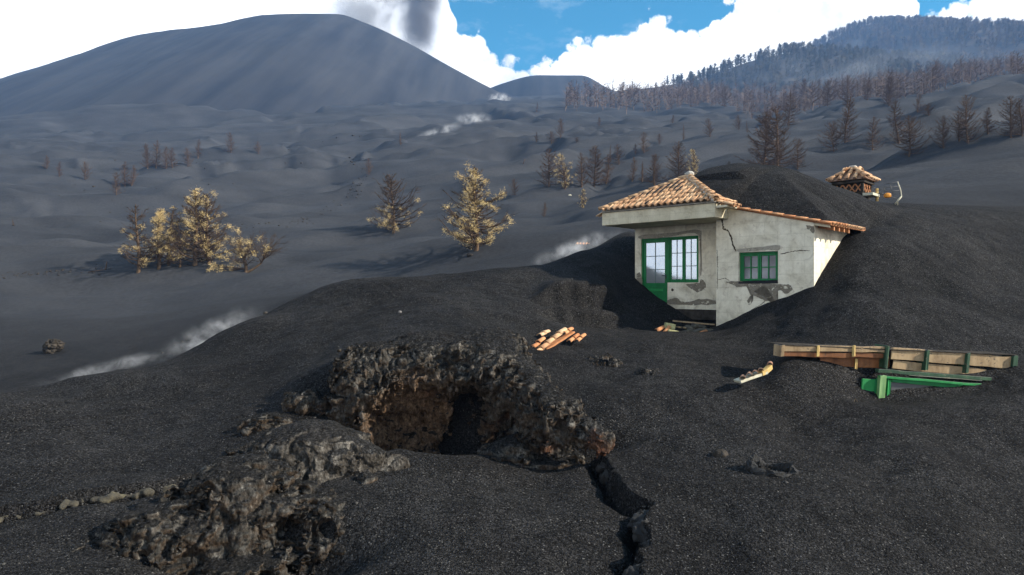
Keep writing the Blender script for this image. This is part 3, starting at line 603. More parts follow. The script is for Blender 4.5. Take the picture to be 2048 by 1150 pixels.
def lava_rough(p, seed, drip=0.10, lump=0.13, fine=0.035, up=None):
    q = p+0.12*np.stack([vnoise3(p*2.1, seed), vnoise3(p*2.1, seed+5), vnoise3(p*2.1, seed+9)], -1)
    n = lump*fbm3(q*1.5, 2, seed+1)
    bil = lambda v: np.abs(v)*2.4-0.75
    if drip: drip = drip*(0.35+0.65*sstep(-2.3, -1.6, p[..., 2])); n = n+drip*0.5*bil(vnoise3(q*np.array([5.5, 5.5, 1.9]), seed+3))+drip*0.5*bil(vnoise3(q*np.array([12., 12., 3.6]), seed+4))
    n = n+lump*0.55*bil(vnoise3(q*3.4, seed+12))
    n = n+fine*1.1*(bil(vnoise3(q*7.0, seed+6)))*(0.5+0.9*np.abs(vnoise3(q*1.3, seed+8)))+fine*0.7*bil(vnoise3(q*16.0, seed+7))
    return n*(1-0.85*sstep(0.50, 0.88, up)) if up is not None else n
def sdf_mesh(name, fn, lo, hi, vox, rough, B=16, bury=None, block=0.0):
    """mesh of fn < rough(p); only blocks near the surface are evaluated"""
    lo = np.array(lo, float); n = np.ceil((np.array(hi)-lo)/vox).astype(int)+1
    ax = [lo[i]+vox*np.arange(n[i]) for i in range(3)]
    S = np.empty(n, np.float32); rad = B*vox*0.87+0.42
    for i0 in range(0, n[0], B):
        for j0 in range(0, n[1], B):
            for k0 in range(0, n[2], B):
                xs, ys, zs = ax[0][i0:i0+B], ax[1][j0:j0+B], ax[2][k0:k0+B]; sl = (slice(i0, i0+B), slice(j0, j0+B), slice(k0, k0+B))
                c = float(fn(np.array([[xs.mean(), ys.mean(), zs.mean()]]))[0])
                if abs(c) > rad: S[sl] = c; continue
                p = np.stack(np.meshgrid(xs, ys, zs, indexing='ij'), -1); s_ = fn(p); m = np.abs(s_) < 0.42
                if m.any(): s_[m] = s_[m]-rough(p[m])
                S[sl] = s_
    V, Q = surface_net(S, lo, vox)
    if bury is not None:                       # drop what lies deep under the ash
        keep = V[:, 2] > terrain(V[:, 0], V[:, 1])-bury
        Q = Q[keep[Q].any(1)]; used = np.unique(Q); re = np.zeros(len(V), int); re[used] = np.arange(len(used)); V = V[used]; Q = re[Q]
    me = mesh_np(name, V, Q, smooth=not block)
    if block:                                  # break the skin into angular clinker
        N = np.empty(len(V)*3, np.float32); me.vertices.foreach_get('normal', N); N = N.reshape(-1, 3); d = 0
        upn = 1-0.85*sstep(0.55, 0.90, N[:, 2])
        for fr, am in ((2.3, 0.65), (5.0, 0.32), (12.0, 0.10)):
            f1, f2, rid = worley(V*np.array([fr, fr, fr*0.75])+0.25*vnoise3(V*fr*1.3, 3)[:, None], int(fr))
            d = d+am*block*((rid-0.5)*1.1-0.9*np.exp(-(f2-f1)*9.0))
        V = V+N*(d*upn)[:, None]; me.vertices.foreach_set('co', V.astype(np.float32).ravel()); me.update()
    return me
def worley(p, seed):
    pi = np.floor(p).astype(np.int64); f1 = np.full(len(p), 9.0); f2 = f1.copy(); rid = np.zeros(len(p))
    for a in (-1, 0, 1):
        for b in (-1, 0, 1):
            for c in (-1, 0, 1):
                q = pi+np.array([a, b, c]); h = _perm[(_perm[(_perm[(q[:, 0]+seed) & 1023]+q[:, 1]) & 1023]+q[:, 2]) & 1023]
                o = np.stack([_val[h], _val[(h+257) & 1023], _val[(h+601) & 1023]], -1)*0.5+0.5
                dd = np.linalg.norm(q+o-p, axis=1); m = dd < f1
                f2 = np.where(m, f1, np.minimum(f2, dd)); f1 = np.where(m, dd, f1); rid = np.where(m, _val[(h+77) & 1023]*0.5+0.5, rid)
    return f1, f2, rid
def pw(px, py, Y): return tuple(P(px, py, Y))

def upness(fn, p): return (fn(p+np.array([0, 0, 0.05]))-fn(p))/0.05
# -- the broken-open lava tube in the middle
def sd_main(p):
    s = ell(p, pw(870, 800, 14.0), (1.75, 1.35, 1.42))
    s = smin(s, ell(p, pw(745, 790, 13.4), (0.85, 1.0, 1.05)), 0.25)
    s = smin(s, ell(p, pw(985, 760, 13.8), (0.85, 1.3, 1.08)), 0.25)
    s = smin(s, cap(p, pw(1010, 745, 13.3), pw(1105, 835, 11.9), 0.55, 0.42), 0.25)
    s = smin(s, cap(p, pw(1105, 835, 11.9), pw(1195, 880, 11.5), 0.40, 0.22), 0.2)
    s = smin(s, ell(p, pw(1060, 930, 12.1), (0.9, 0.55, 0.55)), 0.2)
    s = smin(s, cap(p, pw(700, 845, 13.0), pw(600, 815, 13.0), 0.42, 0.30), 0.2)
    s = smax(s, p[..., 2]+0.77+0.05*(p[..., 0]+1.0)+0.30*(13.9-p[..., 1]), 0.25)
    # hollow under the lip, open towards the front, and the black mouth at its foot
    s = smax(s, -ell(p, pw(832, 880, 12.0), (1.24, 1.35, 1.06)), 0.10)
    s = smax(s, -ell(p, pw(935, 850, 13.0), (0.36, 1.1, 0.75)), 0.10)
    s = smax(s, -ell(p, pw(925, 890, 13.4), (0.42, 1.6, 0.42)), 0.08)
    s = smax(s, -ell(p, pw(1135, 905, 11.6), (0.80, 0.52, 0.24)), 0.08)
    s = smax(s, -ell(p, pw(1060, 850, 11.4), (0.30, 0.30, 0.42)), 0.10)
    return s
lo = (-4.2, 10.7, -3.9); hi = (2.0, 15.6, -0.2)
me = sdf_mesh('lava_outcrop', sd_main, lo, hi, 0.030, lambda p: lava_rough(p, 3, 0.13, 0.10, 0.02, upness(sd_main, p)), bury=0.12, block=0.11)
tag(link('lava_outcrop', me, None, MATS['lava']), 'large broken lava crust with draped lip and brown hollow in the centre foreground', 'lava rock')

# -- dome rock and the big clinkery rock at the lower left
def sd_dome(p):
    s = ell(p, pw(618, 935, 10.9), (0.95, 0.70, 0.74))
    s = smin(s, cap(p, pw(640, 905, 10.9), pw(745, 925, 10.7), 0.45, 0.24), 0.2)
    s = smin(s, cap(p, pw(625, 900, 10.45), pw(642, 972, 10.3), 0.20, 0.08), 0.08)
    s = smax(s, -ell(p, pw(575, 985, 10.1), (0.34, 0.4, 0.26)), 0.08)
    return s
me = sdf_mesh('lava_dome', sd_dome, (-4.6, 9.9, -4.2), (-1.5, 11.9, -1.9), 0.024, lambda p: lava_rough(p, 33, 0.04, 0.09, 0.02, upness(sd_dome, p)), bury=0.12, block=0.07)
tag(link('lava_dome', me, None, MATS['lava_pale']), 'pale rounded lava dome with a hanging tongue, in front of the broken crust', 'lava rock')
def sd_left(p):
    s = ell(p, pw(470, 1050, 9.6), (1.05, 0.85, 0.98))
    s = smin(s, ell(p, pw(330, 1110, 9.1), (0.85, 0.7, 0.72)), 0.3)
    s = smin(s, ell(p, pw(640, 1075, 9.5), (0.55, 0.6, 0.66)), 0.2)
    s = smin(s, ell(p, pw(210, 1150, 8.8), (0.6, 0.5, 0.45)), 0.3)
    s = smin(s, cap(p, pw(690, 1010, 9.7), pw(600, 1150, 9.0), 0.16, 0.22), 0.12)
    s = smin(s, ell(p, pw(480, 1180, 8.7), (0.7, 0.5, 0.5)), 0.2)
    s = smax(s, -ell(p, pw(560, 1075, 8.8), (0.26, 0.55, 0.26)), 0.06)
    s = smax(s, -ell(p, pw(470, 1085, 8.5), (0.45, 0.34, 0.30)), 0.08)
    s = smax(s, -ell(p, pw(660, 1060, 9.0), (0.16, 0.35, 0.22)), 0.06)
    s = smax(s, -ell(p, pw(590, 1150, 8.4), (0.25, 0.4, 0.3)), 0.06)
    return s
me = sdf_mesh('lava_boulder', sd_left, (-6.3, 7.6, -5.0), (-1.7, 10.9, -2.1), 0.026, lambda p: lava_rough(p, 55, 0.05, 0.12, 0.025, upness(sd_left, p)-0.12), bury=0.12, block=0.13)
tag(link('lava_boulder', me, None, MATS['lava']), 'big clinkery lava rock with reddish cavities filling the lower left', 'lava rock')
# -- smaller pieces
def blob_rock(name, px, py, Y, r, seed, label, cat='lava rock', mat='lava', vox=0.02, drip=0.02, extra=None, sink=0.25, group=None):
    c = np.array(P(px, py, Y)); r = np.array(r)
    f = (lambda p: ell(p, c, r)) if extra is None else (lambda p: extra(p, ell(p, c, r), c))
    me = sdf_mesh(name, f, c-r*1.5-0.1, c+r*1.5+0.1, vox, lambda p: lava_rough(p, seed, drip*r.mean()/0.3, 0.24*r.mean(), 0.03*r.mean()), block=0.3*r.mean())
    me.transform(Matrix.Translation(-Vector(c)))
    o = link(name, me, None, MATS[mat]); o.location = c
    return tag(o, label, cat, group)
blob_rock('lava_slab', 785, 938, 10.9, (0.30, 0.20, 0.22), 71, 'grey upright lava slab beside the pale dome rock', mat='lava_pale')
blob_rock('lava_rock', 723, 905, 11.6, (0.22, 0.18, 0.12), 72, 'small dark lava lump between dome rock and hollow')
blob_rock('lava_rock', 735, 965, 10.3, (0.14, 0.12, 0.16), 73, 'small ochre lava knob under the grey upright slab')
blob_rock('lava_rock', 540, 855, 12.2, (0.42, 0.35, 0.22), 74, 'low yellowish lava hump on the ash edge behind the dome rock')
blob_rock('lava_rock', 610, 810, 12.9, (0.42, 0.35, 0.30), 75, 'knobbly lava hump left of the broken crust')
blob_rock('lava_rock', 460, 905, 11.2, (0.28, 0.20, 0.10), 76, 'flat pale crust scrap between the ash slope and clinkery rock')
blob_rock('lava_rock', 685, 1100, 9.0, (0.17, 0.14, 0.10), 77, 'small pale lava nub in ash right of the clinkery rock, nearest the bottom edge')
blob_rock('lava_rock', 755, 1062, 9.4, (0.16, 0.11, 0.08), 78, 'narrow pale lava nub poking from the ash right of the clinkery rock')
blob_rock('lava_arch', 735, 985, 10.0, (0.10, 0.10, 0.10), 79, 'thin rusty lava rib bridging down from the grey slab', extra=lambda p, s, c: smin(cap(p, pw(738, 962, 10.2), pw(690, 1003, 9.9), 0.085, 0.06), cap(p, pw(690, 1003, 9.9), pw(672, 1045, 9.6), 0.07, 0.11), 0.05))
def hollow(p, s, c):
    return smax(s, -ell(p, c+np.array([0.02, -0.1, 0.13]), (0.22, 0.26, 0.16)), 0.05)
blob_rock('lava_rock', 1205, 735, 16.2, (0.44, 0.36, 0.26), 81, 'hollow dark lava ring half sunk in ash below the porch', extra=hollow, drip=0.05)
blob_rock('lava_rock', 1296, 752, 15.2, (0.36, 0.28, 0.24), 82, 'dark lava mound with pale flakes right of the hollow ring')
blob_rock('lava_rock', 1272, 776, 14.6, (0.20, 0.16, 0.10), 83, 'dark flat lava scrap below the pale-flaked mound')
# boulder on the far flat and loose stones
h = hit(107, 705, 30)
R = 19/F*h.y
o = blob_rock('boulder', 107, 693, h.y, (R, R*0.9, R*0.78), 91, 'round dark boulder alone on the grey flat at far left', 'boulder', 'stone_dark', vox=R/14, drip=0.0)
o.location.z = h.z+R*0.62
for (px, py, rp, lab) in ((800, 627, 6, 'small pale stone on the hump above the broken lava crust'), (940, 514, 6, 'small grey stone in front of the yellow-needled pine'), (531, 628, 4, 'tiny ochre stone on the steaming crest'), (1440, 912, 14, 'dark crust scrap in the ash left of the curled scrap')):
    h = hit(px, py, 7.5 if py > 600 else 30); r = rp/F*h.y
    o = blob_rock('stone', px, py, h.y, (r, r*0.8, r*0.62), 100+px % 37, lab, 'stone', 'stone_grey' if px == 800 else 'stone_dark', vox=r/9, drip=0)
    o.location = (h.x, h.y, h.z+r*(0.3 if px != 1440 else -0.1))

# -- rough crust along the two cracks
def crack_crust(name, pts, rad, seed, label, mat, dz, gaps=0.0):
    rs = np.random.RandomState(seed); C = []
    for (a, b) in zip(pts[:-1], pts[1:]):
        L = math.hypot(b[0]-a[0], b[1]-a[1]); n = max(2, int(L/(rad*0.75)))
        for k in range(n):
            if rs.rand() < gaps: continue
            t = (k+rs.rand()*0.6)/n; x = a[0]+(b[0]-a[0])*t+rs.randn()*rad*0.45; y = a[1]+(b[1]-a[1])*t+rs.randn()*rad*0.45
            C.append((x, y, tz(x, y, False)+dz+rs.randn()*rad*0.15, rad*(0.55+0.7*rs.rand())))
    C = np.array(C)
    def f(p):
        s = np.full(p.shape[:-1], 9.0)
        q = p.reshape(-1, 3); mid_ = (q.min(0)+q.max(0))/2; far = np.linalg.norm(C[:, :3]-mid_, axis=1)-np.linalg.norm(q.max(0)-mid_)
        for c in C[(far < 0.9) | (far <= far.min()+1e-6)]: s = np.minimum(s, ell(p, c[:3], (c[3]*1.1, c[3], c[3]*0.8)))
        return s
    me = sdf_mesh(name, f, C[:, :3].min(0)-rad*2.2, C[:, :3].max(0)+rad*2.2, 0.022, lambda p: lava_rough(p, seed, 0.02, rad*0.5, rad*0.2), block=rad*0.6)
    return tag(link(name, me, None, MATS[mat]), label, 'lava crust')
crack_crust('lava_crust', [(x+0.10, y) for x, y in CRKW[:7]], 0.12, 5, 'ragged dark crust edge beside the near crack right of the lava', 'crust_dark', -0.19)
crack_crust('lava_crust', [(x, y+0.02) for x, y in CRLW[2:7]], 0.065, 6, 'long yellowish crust rim along the crack at the left edge', 'crust', -0.015, 0.0)

# -- lapilli and scattered stones
def scatter(name, pts, sizes, seed, mat, label):
    rs = np.random.RandomState(seed); n = len(pts)
    B = np.array([(1, 0, 0), (-1, 0, 0), (0, 1, 0), (0, -1, 0), (0, 0, 1), (0, 0, -1)], float)
    T = np.array([(0, 2, 4), (2, 1, 4), (1, 3, 4), (3, 0, 4), (2, 0, 5), (1, 2, 5), (3, 1, 5), (0, 3, 5)])
    V = B[None]*(0.65+0.7*rs.rand(n, 6, 1)); ang_ = rs.rand(n)*6.28; c, s = np.cos(ang_), np.sin(ang_)
    V = np.stack([V[..., 0]*c[:, None]-V[..., 1]*s[:, None], V[..., 0]*s[:, None]+V[..., 1]*c[:, None], V[..., 2]*0.7], -1)*sizes[:, None, None]
    V = V+pts[:, None, :]
    Fc = T[None]+(np.arange(n)*6)[:, None, None]
    return tag(link(name, mesh_np(name, V.reshape(-1, 3), Fc.reshape(-1, 3), False), None, MATS[mat]), label, kind='stuff')
rs = np.random.RandomState(11); n = 26000
Yv = 7.0*np.exp(rs.rand(n)**1.25*math.log(23/7.0)); pxv = -60+2170*rs.rand(n); Xv = ray_x(pxv, Yv)
Zv = terrain(Xv, Yv); sz = 0.005+0.013*rs.rand(n)**4+0.03*rs.rand(n)*(rs.rand(n) > 0.994)
simple('lapilli', (0.012, 0.0118, 0.0115), (0.075, 0.073, 0.069), 26, 0.8, 0, coords='Object')
scatter('lapilli', np.stack([Xv, Yv, Zv+0.002], -1), sz, 12, 'lapilli', 'loose black lapilli strewn over the near ash')
pts = []
rs = np.random.RandomState(14)
for (line, cnt, spread) in (([(0, 556), (60, 550), (130, 545), (220, 540)], 150, 7), ([(600, 440), (650, 425), (700, 395), (725, 360), (720, 330), (700, 318)], 110, 7), ([(480, 455), (560, 448), (620, 440)], 45, 6), ([(340, 330), (500, 300), (640, 300)], 30, 40), ([(100, 380), (300, 400), (520, 390)], 30, 50), ([(300, 712), (350, 690), (380, 680)], 14, 4)):
    L = np.array(line, float)
    for k in range(cnt):
        t = rs.rand()*(len(L)-1); i = int(t); q = L[i]+(L[i+1]-L[i])*(t-i)+rs.randn(2)*np.array([spread*1.6, spread*0.6])
        h = hit(q[0], q[1], 28); pts.append((h.x, h.y, h.z, h.y/F*(0.8+2.6*rs.rand()**2)))
pts = np.array(pts)
scatter('scattered_stones', pts[:, :3], pts[:, 3], 15, 'stone_dark', 'dark stones scattered in lines across the grey flats')
# ------------------------------------------------------------------ the half-buried house
HA = math.radians(-44.0); HC, HS = math.cos(HA), math.sin(HA)
HO = Vector((6.58, 22.0, 0.0))
HM = Matrix.Translation(HO) @ Matrix.Rotation(HA, 4, 'Z')
def to_local(X, Y):
    dx, dy = X-HO.x, Y-HO.y
    return dx*HC+dy*HS, -dx*HS+dy*HC
def lx(px, yoff):
    """house-local x of what is seen in column px on the wall plane y = yoff, and its distance"""
    b = (px-CX)/F; c, s = HC, -HS
    t = (b*(HO.y+c*yoff)-HO.x-s*yoff)/(c+b*s)
    return t, HO.y-s*t+c*yoff
def lp(px, py, yoff):
    t, Y = lx(px, yoff); return t, Y*(CY-py)/F
def boxes_mesh(name, boxes, bevel=0.0):
    bm = bmesh.new()
    for (x0, x1, y0, y1, z0, z1) in boxes:
        r = bmesh.ops.create_cube(bm, size=1.0)
        for v in r['verts']: v.co = Vector((x0+(v.co.x+.5)*(x1-x0), y0+(v.co.y+.5)*(y1-y0), z0+(v.co.z+.5)*(z1-z0)))
    if bevel: bmesh.ops.bevel(bm, geom=list(bm.edges), offset=bevel, segments=1, affect='EDGES', profile=0.6)
    me = bpy.data.meshes.new(name); bm.to_mesh(me); bm.free(); return me
def prism_mesh(name, polys, y0, y1, bevel=0.0):
    """polygons in local x-z, extruded along y"""
    V = []; Fs = []
    for poly in polys:
        n = len(poly); b = len(V)
        V += [(x, y0, z) for x, z in poly]+[(x, y1, z) for x, z in poly]
        Fs.append([b+i for i in range(n)]); Fs.append([b+n+i for i in reversed(range(n))])
        Fs += [[b+i, b+n+i, b+n+(i+1) % n, b+(i+1) % n] for i in range(n)]
    me = mesh_py(name, V, Fs)
    bm = bmesh.new(); bm.from_mesh(me); bmesh.ops.recalc_face_normals(bm, faces=bm.faces)
    if bevel: bmesh.ops.bevel(bm, geom=list(bm.edges), offset=bevel, segments=1, affect='EDGES')
    bm.to_mesh(me); bm.free(); return me
def part(name, me, parent, mat, m=None, label=None):
    o = link(name, me, parent, MATS[mat], HM if m is None else m)
    if label: o['label'] = label
    return o
def tile_mesh(name, r0=0.082, r1=0.066, L=0.44, th=0.013, seg=8, up=True):
    V = []; n = seg+1
    for r, y in ((r0, 0.0), (r1, L)):
        for rr in (r, r-th):
            for k in range(n):
                a = math.pi*k/seg; z = math.sin(a)*rr*0.92; V.append((math.cos(a)*rr, y, z if up else -z))
    Fs = []
    for k in range(seg):
        Fs += [(k, k+1, 2*n+k+1, 2*n+k), (n+k+1, n+k, 3*n+k, 3*n+k+1), (k+1, k, n+k, n+k+1), (2*n+k, 2*n+k+1, 3*n+k+1, 3*n+k)]
    Fs += [(0, 2*n, 3*n, n), (n-1, 2*n-1, 4*n-1, 3*n-1)]
    me = mesh_py(name, V, Fs, True); bm = bmesh.new(); bm.from_mesh(me); bmesh.ops.recalc_face_normals(bm, faces=bm.faces); bm.to_mesh(me); bm.free()
    for p in me.polygons: p.use_smooth = False
    me.polygons.foreach_set('use_smooth', [abs(p.normal.y) < 0.7 for p in me.polygons])
    return me
TILE = {}
for mt in ('tile', 'tile_bright', 'tile_dark'):
    for kind, kw in (('cover', {}), ('pan', dict(r0=0.066, r1=0.078, up=False)), ('ridge', dict(r0=0.115, r1=0.095, L=0.46))):
        me = tile_mesh('roof_tile', **kw); me.materials.append(MATS[mt]); TILE[mt, kind] = me
rnd = random.Random(5)
def put_tile(parent, low, along, up, kind='cover', mt='tile', base=HM, jit=1.0, scale=1.0):
    """tile with its wide end at low, running along `along` (upslope), crown towards up; vectors in the frame base"""
    a = Vector(along).normalized(); u = (Vector(up)-a*a.dot(Vector(up))).normalized(); x = a.cross(u)
    m = Matrix((x, a, u)).transposed().to_4x4()
    m = m @ Matrix.Rotation(rnd.gauss(0, 0.022)*jit, 4, 'Z') @ Matrix.Rotation(rnd.gauss(0, 0.012)*jit, 4, 'X') @ Matrix.Scale(scale, 4)
    m.translation = Vector(low)+Vector((rnd.gauss(0, .004), rnd.gauss(0, .004), rnd.gauss(0, .003)))*jit
    return link('roof_tile', TILE[mt, kind], parent, None, base @ m)

house = empty('half_buried_house'); house.matrix_basis = Matrix.Translation(HO+Vector((0, 0, -1.3))) @ Matrix.Rotation(HA, 4, 'Z')
tag(house, 'half-buried grey plastered house with red tile roof and green door and windows', 'house')

YD = 0.80                                     # the door wall stands back under the porch
XR = lp(1628, 500, 0)[0]                      # right corner of the window wall
def rakez(x): return 2.52-0.238*(x-0.41)
wx0, wz1 = lp(1477, 506, 0); wx1, wz0 = lp(1556, 565, 0); wz1b = lp(1556, 501, 0)[1]; wz1 = (wz1+wz1b)/2
wx0 -= 0.0
# window wall
polys = [[(0, -2.2), (wx0, -2.2), (wx0, rakez(wx0)), (0.412, rakez(0.412)), (0.412, 2.17), (0, 2.17)],
         [(wx0, -2.2), (wx1, -2.2), (wx1, wz0), (wx0, wz0)], [(wx0, wz1), (wx1, wz1), (wx1, rakez(wx1)), (wx0, rakez(wx0))],
         [(wx1, -2.2), (XR, -2.2), (XR, rakez(XR)), (wx1, rakez(wx1))]]
part('wall', prism_mesh('wall', polys, 0.0, 0.26), house, 'plaster', label='cracked plaster wall with the small window')
part('wall', boxes_mesh('wall', [(XR-0.26, XR, 0.262, 6.0, -2.2, 1.80)]), house, 'plaster', label='sunlit side wall running under the eave')
part('wall', boxes_mesh('wall', [(0.002, 0.25, 0.262, YD+0.2, -2.2, 2.17)]), house, 'plaster')
# door wall
dx0, dzt = lp(1282, 477, YD); dx1, _ = lp(1335, 566, YD); gx1, gzt = lp(1397, 471, YD); _, gz0 = lp(1366, 565, YD)
dzt = (dzt+gzt)/2
xl = lp(1270, 500, YD)[0]
polys = [[(xl, -2.2), (dx0, -2.2), (dx0, 2.17), (xl, 2.17)], [(dx0, dzt), (gx1, dzt), (gx1, 2.17), (dx0, 2.17)],
         [(dx1, -0.75), (gx1, -0.75), (gx1, gz0), (dx1, gz0)], [(gx1, -0.75), (0.0, -0.75), (0.0, 2.17), (gx1, 2.17)]]
part('wall', prism_mesh('wall', polys, YD, YD+0.24), house, 'plaster', label='porch wall with green door and tall window')
part('wall', boxes_mesh('wall', [(xl, xl+0.24, YD+0.242, 6.0, -2.2, 2.17)]), house, 'plaster')
part('floor_slab', boxes_mesh('floor_slab', [(xl+0.3, -0.02, YD+0.02, 4.0, -1.1, -0.76)]), house, 'stone_dark')
part('wall', boxes_mesh('wall', [(xl+0.25, XR-0.27, 3.2, 3.4, -2.0, 1.7)]), house, 'plaster')
# porch slab with its deep edge beam
fx0 = lp(1204, 435, -0.85)[0]; fx1 = 0.41
fz0 = 2.18; fz1 = 2.63
part('porch_beam', boxes_mesh('porch_beam', [(fx0, fx1, -0.85, 5.5, fz0, fz1)], 0.012), house, 'fascia_plaster')

# --- roof
roof_apex = Vector(((fx0+fx1)/2, 1.38, 3.92)); zE = fz1+0.06; yE = -0.93; exl = fx0-0.06; exr = fx1+0.06
back = Vector((roof_apex.x, 5.0, 3.92))
dk = 0.055
V = [(exl, yE, zE-dk), (exr, yE, zE-dk), (roof_apex.x, roof_apex.y, roof_apex.z-dk), (exr, 6.6, zE-dk), (exl, 6.6, zE-dk), (back.x, back.y, back.z-dk)]
V += [(x, y, fz1+0.003) for x, y, z in V]
Fs = [(0, 1, 2), (1, 3, 5, 2), (3, 4, 5), (4, 0, 2, 5), (0, 6, 7, 1), (1, 7, 9, 3), (3, 9, 10, 4), (4, 10, 6, 0)]
roof = part('roof', mesh_py('roof', V, Fs), house, 'mortar', label='hipped clay tile roof half covered by black ash')
pit = math.atan2(roof_apex.z-zE, roof_apex.y-yE); up_dir = Vector((0, math.cos(pit), math.sin(pit))); nrm = Vector((0, -math.sin(pit), math.cos(pit)))
slope_len = (roof_apex.y-yE)/math.cos(pit)
ncol = 19; dxc = (exr-exl)/ncol; EXPO = 0.36
kx = (roof_apex.y-yE)
ash_on = []
for i in range(ncol+1):
    for kind in ('cover', 'pan'):
        x = exl+dxc*(i+(0.5 if kind == 'cover' else 0.0))
        if x > exr-0.02 or x < exl+0.02: continue
        lim = min((x-exl)/(roof_apex.x-exl), (exr-x)/(exr-roof_apex.x))*slope_len-0.05
        k = 0
        while k*EXPO < lim-0.06:
            s = k*EXPO-(0.05 if k == 0 else 0.0)
            base = Vector((x, yE, zE))+up_dir*s+nrm*((0.012 if kind == 'cover' else 0.062)-0.028*0)
            a = up_dir+nrm*(-0.035 if kind == 'cover' else 0.02)
            ln = min(1.0, max(0.35, (lim-k*EXPO)/0.40))
            o = put_tile(roof, base+nrm*0.02, a, nrm, kind)
            if ln < 1.0: o.matrix_basis = o.matrix_basis @ Matrix.Diagonal((1, ln, 1, 1))
            k += 1
# hips
def tile_run(p0, p1, n, kind='ridge', mt='tile', updir=(0, 0, 1), lift=0.05, par=None, base=HM, sc=1.0):
    p0 = Vector(p0); p1 = Vector(p1); d = p1-p0
    for k in range(n):
        q = p0+d*(k/n)+Vector((0, 0, lift+0.004*(k % 2)))
        put_tile(roof if par is None else par, q, d+Vector((0, 0, -0.03)).normalized()*0.0+Vector(updir)*(-0.035*d.length), updir, kind, mt, base=base, scale=sc)
tile_run((exl, yE, zE), roof_apex, 9, lift=0.045)
tile_run((exr, yE, zE), roof_apex, 10, lift=0.045)
# bedding mortar along the right hip, and the knob on top
bm = bmesh.new()
for k in range(26):
    t = k/25; q = Vector((exr, yE, zE)).lerp(roof_apex, t)
    r = bmesh.ops.create_icosphere(bm, subdivisions=1, radius=0.055, matrix=Matrix.Translation(q+Vector((-0.10+rnd.gauss(0, .01), -0.04, 0.03+rnd.gauss(0, .008)))))
me = bpy.data.meshes.new('bedding_mortar'); bm.to_mesh(me); bm.free(); part('bedding_mortar', me, roof, 'mortar')
bm = bmesh.new(); bmesh.ops.create_icosphere(bm, subdivisions=2, radius=0.14)
for v in bm.verts: v.co = Vector((v.co.x*1.2, v.co.y*1.0, v.co.z*0.75))+Vector((rnd.gauss(0, .012), rnd.gauss(0, .012), rnd.gauss(0, .012)))
bmesh.ops.translate(bm, verts=bm.verts, vec=roof_apex+Vector((0.02, 0, 0.10))); me = bpy.data.meshes.new('apex_cap'); bm.to_mesh(me); bm.free()
part('apex_cap', me, roof, 'mortar')
# the strip of the right-hand slope that is still clear of ash
sr = math.atan2(roof_apex.z-zE, exr-roof_apex.x); ur = Vector((-math.cos(sr), 0, math.sin(sr))); nr_ = Vector((math.sin(sr), 0, math.cos(sr)))
for j in range(7):
    y = yE+0.13+0.222*j; lim = (y-yE)/(roof_apex.y-yE)*(exr-roof_apex.x)/math.cos(sr)
    for k in range(5):
        if k*EXPO < lim-0.05: put_tile(roof, Vector((exr, y, zE))+ur*(k*EXPO-0.04)+nr_*0.03, ur-nr_*0.035, nr_, 'cover'); put_tile(roof, Vector((exr, y+0.11, zE))+ur*(k*EXPO-0.04)+nr_*0.08, ur, nr_, 'pan')
# tiles past the right corner and past the left corner
for j, y in enumerate((-0.80, -0.58, -0.36)):
    for k in range(2): put_tile(roof, (exr+0.52-0.34*k, y, zE-0.20+0.10*k+0.02), (-1, 0, 0.26), (0, 0, 1), 'cover')
    if j < 2: put_tile(roof, (exr+0.50, y+0.11, zE-0.20+0.03), (-1, 0, 0.26), (0, 0, 1), 'pan')
part('corner_bracket', boxes_mesh('corner_bracket', [(fx1+0.02, fx1+0.40, -0.86, -0.20, fz1-0.17, fz1-0.10)], 0.008), roof, 'fascia_plaster')
for y in (-0.72, -0.49, -0.25): put_tile(roof, (exl-0.24, y, zE-0.17), (1, 0, 0.45), (0, 0, 1), 'cover')
# lean-to roof over the window wall: deck, verge tiles, eave tiles, rafter ends
XE = 3.62
V = [(0.415, -0.05, rakez(0.415)+0.01), (XE-0.06, -0.05, rakez(XE-0.06)+0.01), (XE-0.06, 6.2, rakez(XE-0.06)+0.01), (0.415, 6.2, rakez(0.415)+0.01)]
V = V+[(x, y, z+0.05) for x, y, z in V]
lean = part('lean_to_roof', mesh_py('lean_to_roof', V, [(3, 2, 1, 0), (4, 5, 6, 7), (0, 1, 5, 4), (1, 2, 6, 5), (2, 3, 7, 6), (3, 0, 4, 7)]), house, 'wood_orange')
sl = Vector((-1, 0, 0.238)).normalized(); sn = Vector((0.238, 0, 1)).normalized()
for k in range(9):
    x = XE-0.02-0.352*k
    if x > 0.75: put_tile(lean, (x, -0.03, rakez(x)+0.055), sl-sn*0.03, sn, 'cover', 'tile_bright', scale=0.95)
for j in range(12):
    y = 0.19+0.222*j
    put_tile(lean, (XE+0.02, y, rakez(XE)+0.055), sl-sn*0.03, sn, 'cover', 'tile_bright' if j < 5 else 'tile'); put_tile(lean, (XE, y-0.11, rakez(XE)+0.10), sl, sn, 'pan', 'tile')
for y in (0.30, 0.72, 1.14, 1.56):
    V = [(XR+0.003, y, rakez(XR)-0.13), (XE-0.10, y, rakez(XE-0.1)-0.13), (XE-0.10, y, rakez(XE-0.1)+0.005), (XR+0.003, y, rakez(XR)+0.005)]; V = V+[(x, yy+0.09, z) for x, yy, z in V]
    part('rafter', mesh_py('rafter', V, [(0, 1, 2, 3), (7, 6, 5, 4), (0, 4, 5, 1), (1, 5, 6, 2), (2, 6, 7, 3), (3, 7, 4, 0)]), lean, 'wood_orange')
part('verge_board', prism_mesh('verge_board', [[(XR+0.004, rakez(XR)-0.075), (XE-0.12, rakez(XE-.12)-0.06), (XE-0.12, rakez(XE-.12)+0.006), (XR+0.004, rakez(XR)+0.006)]], 0.02, 0.07), lean, 'fascia_plaster')

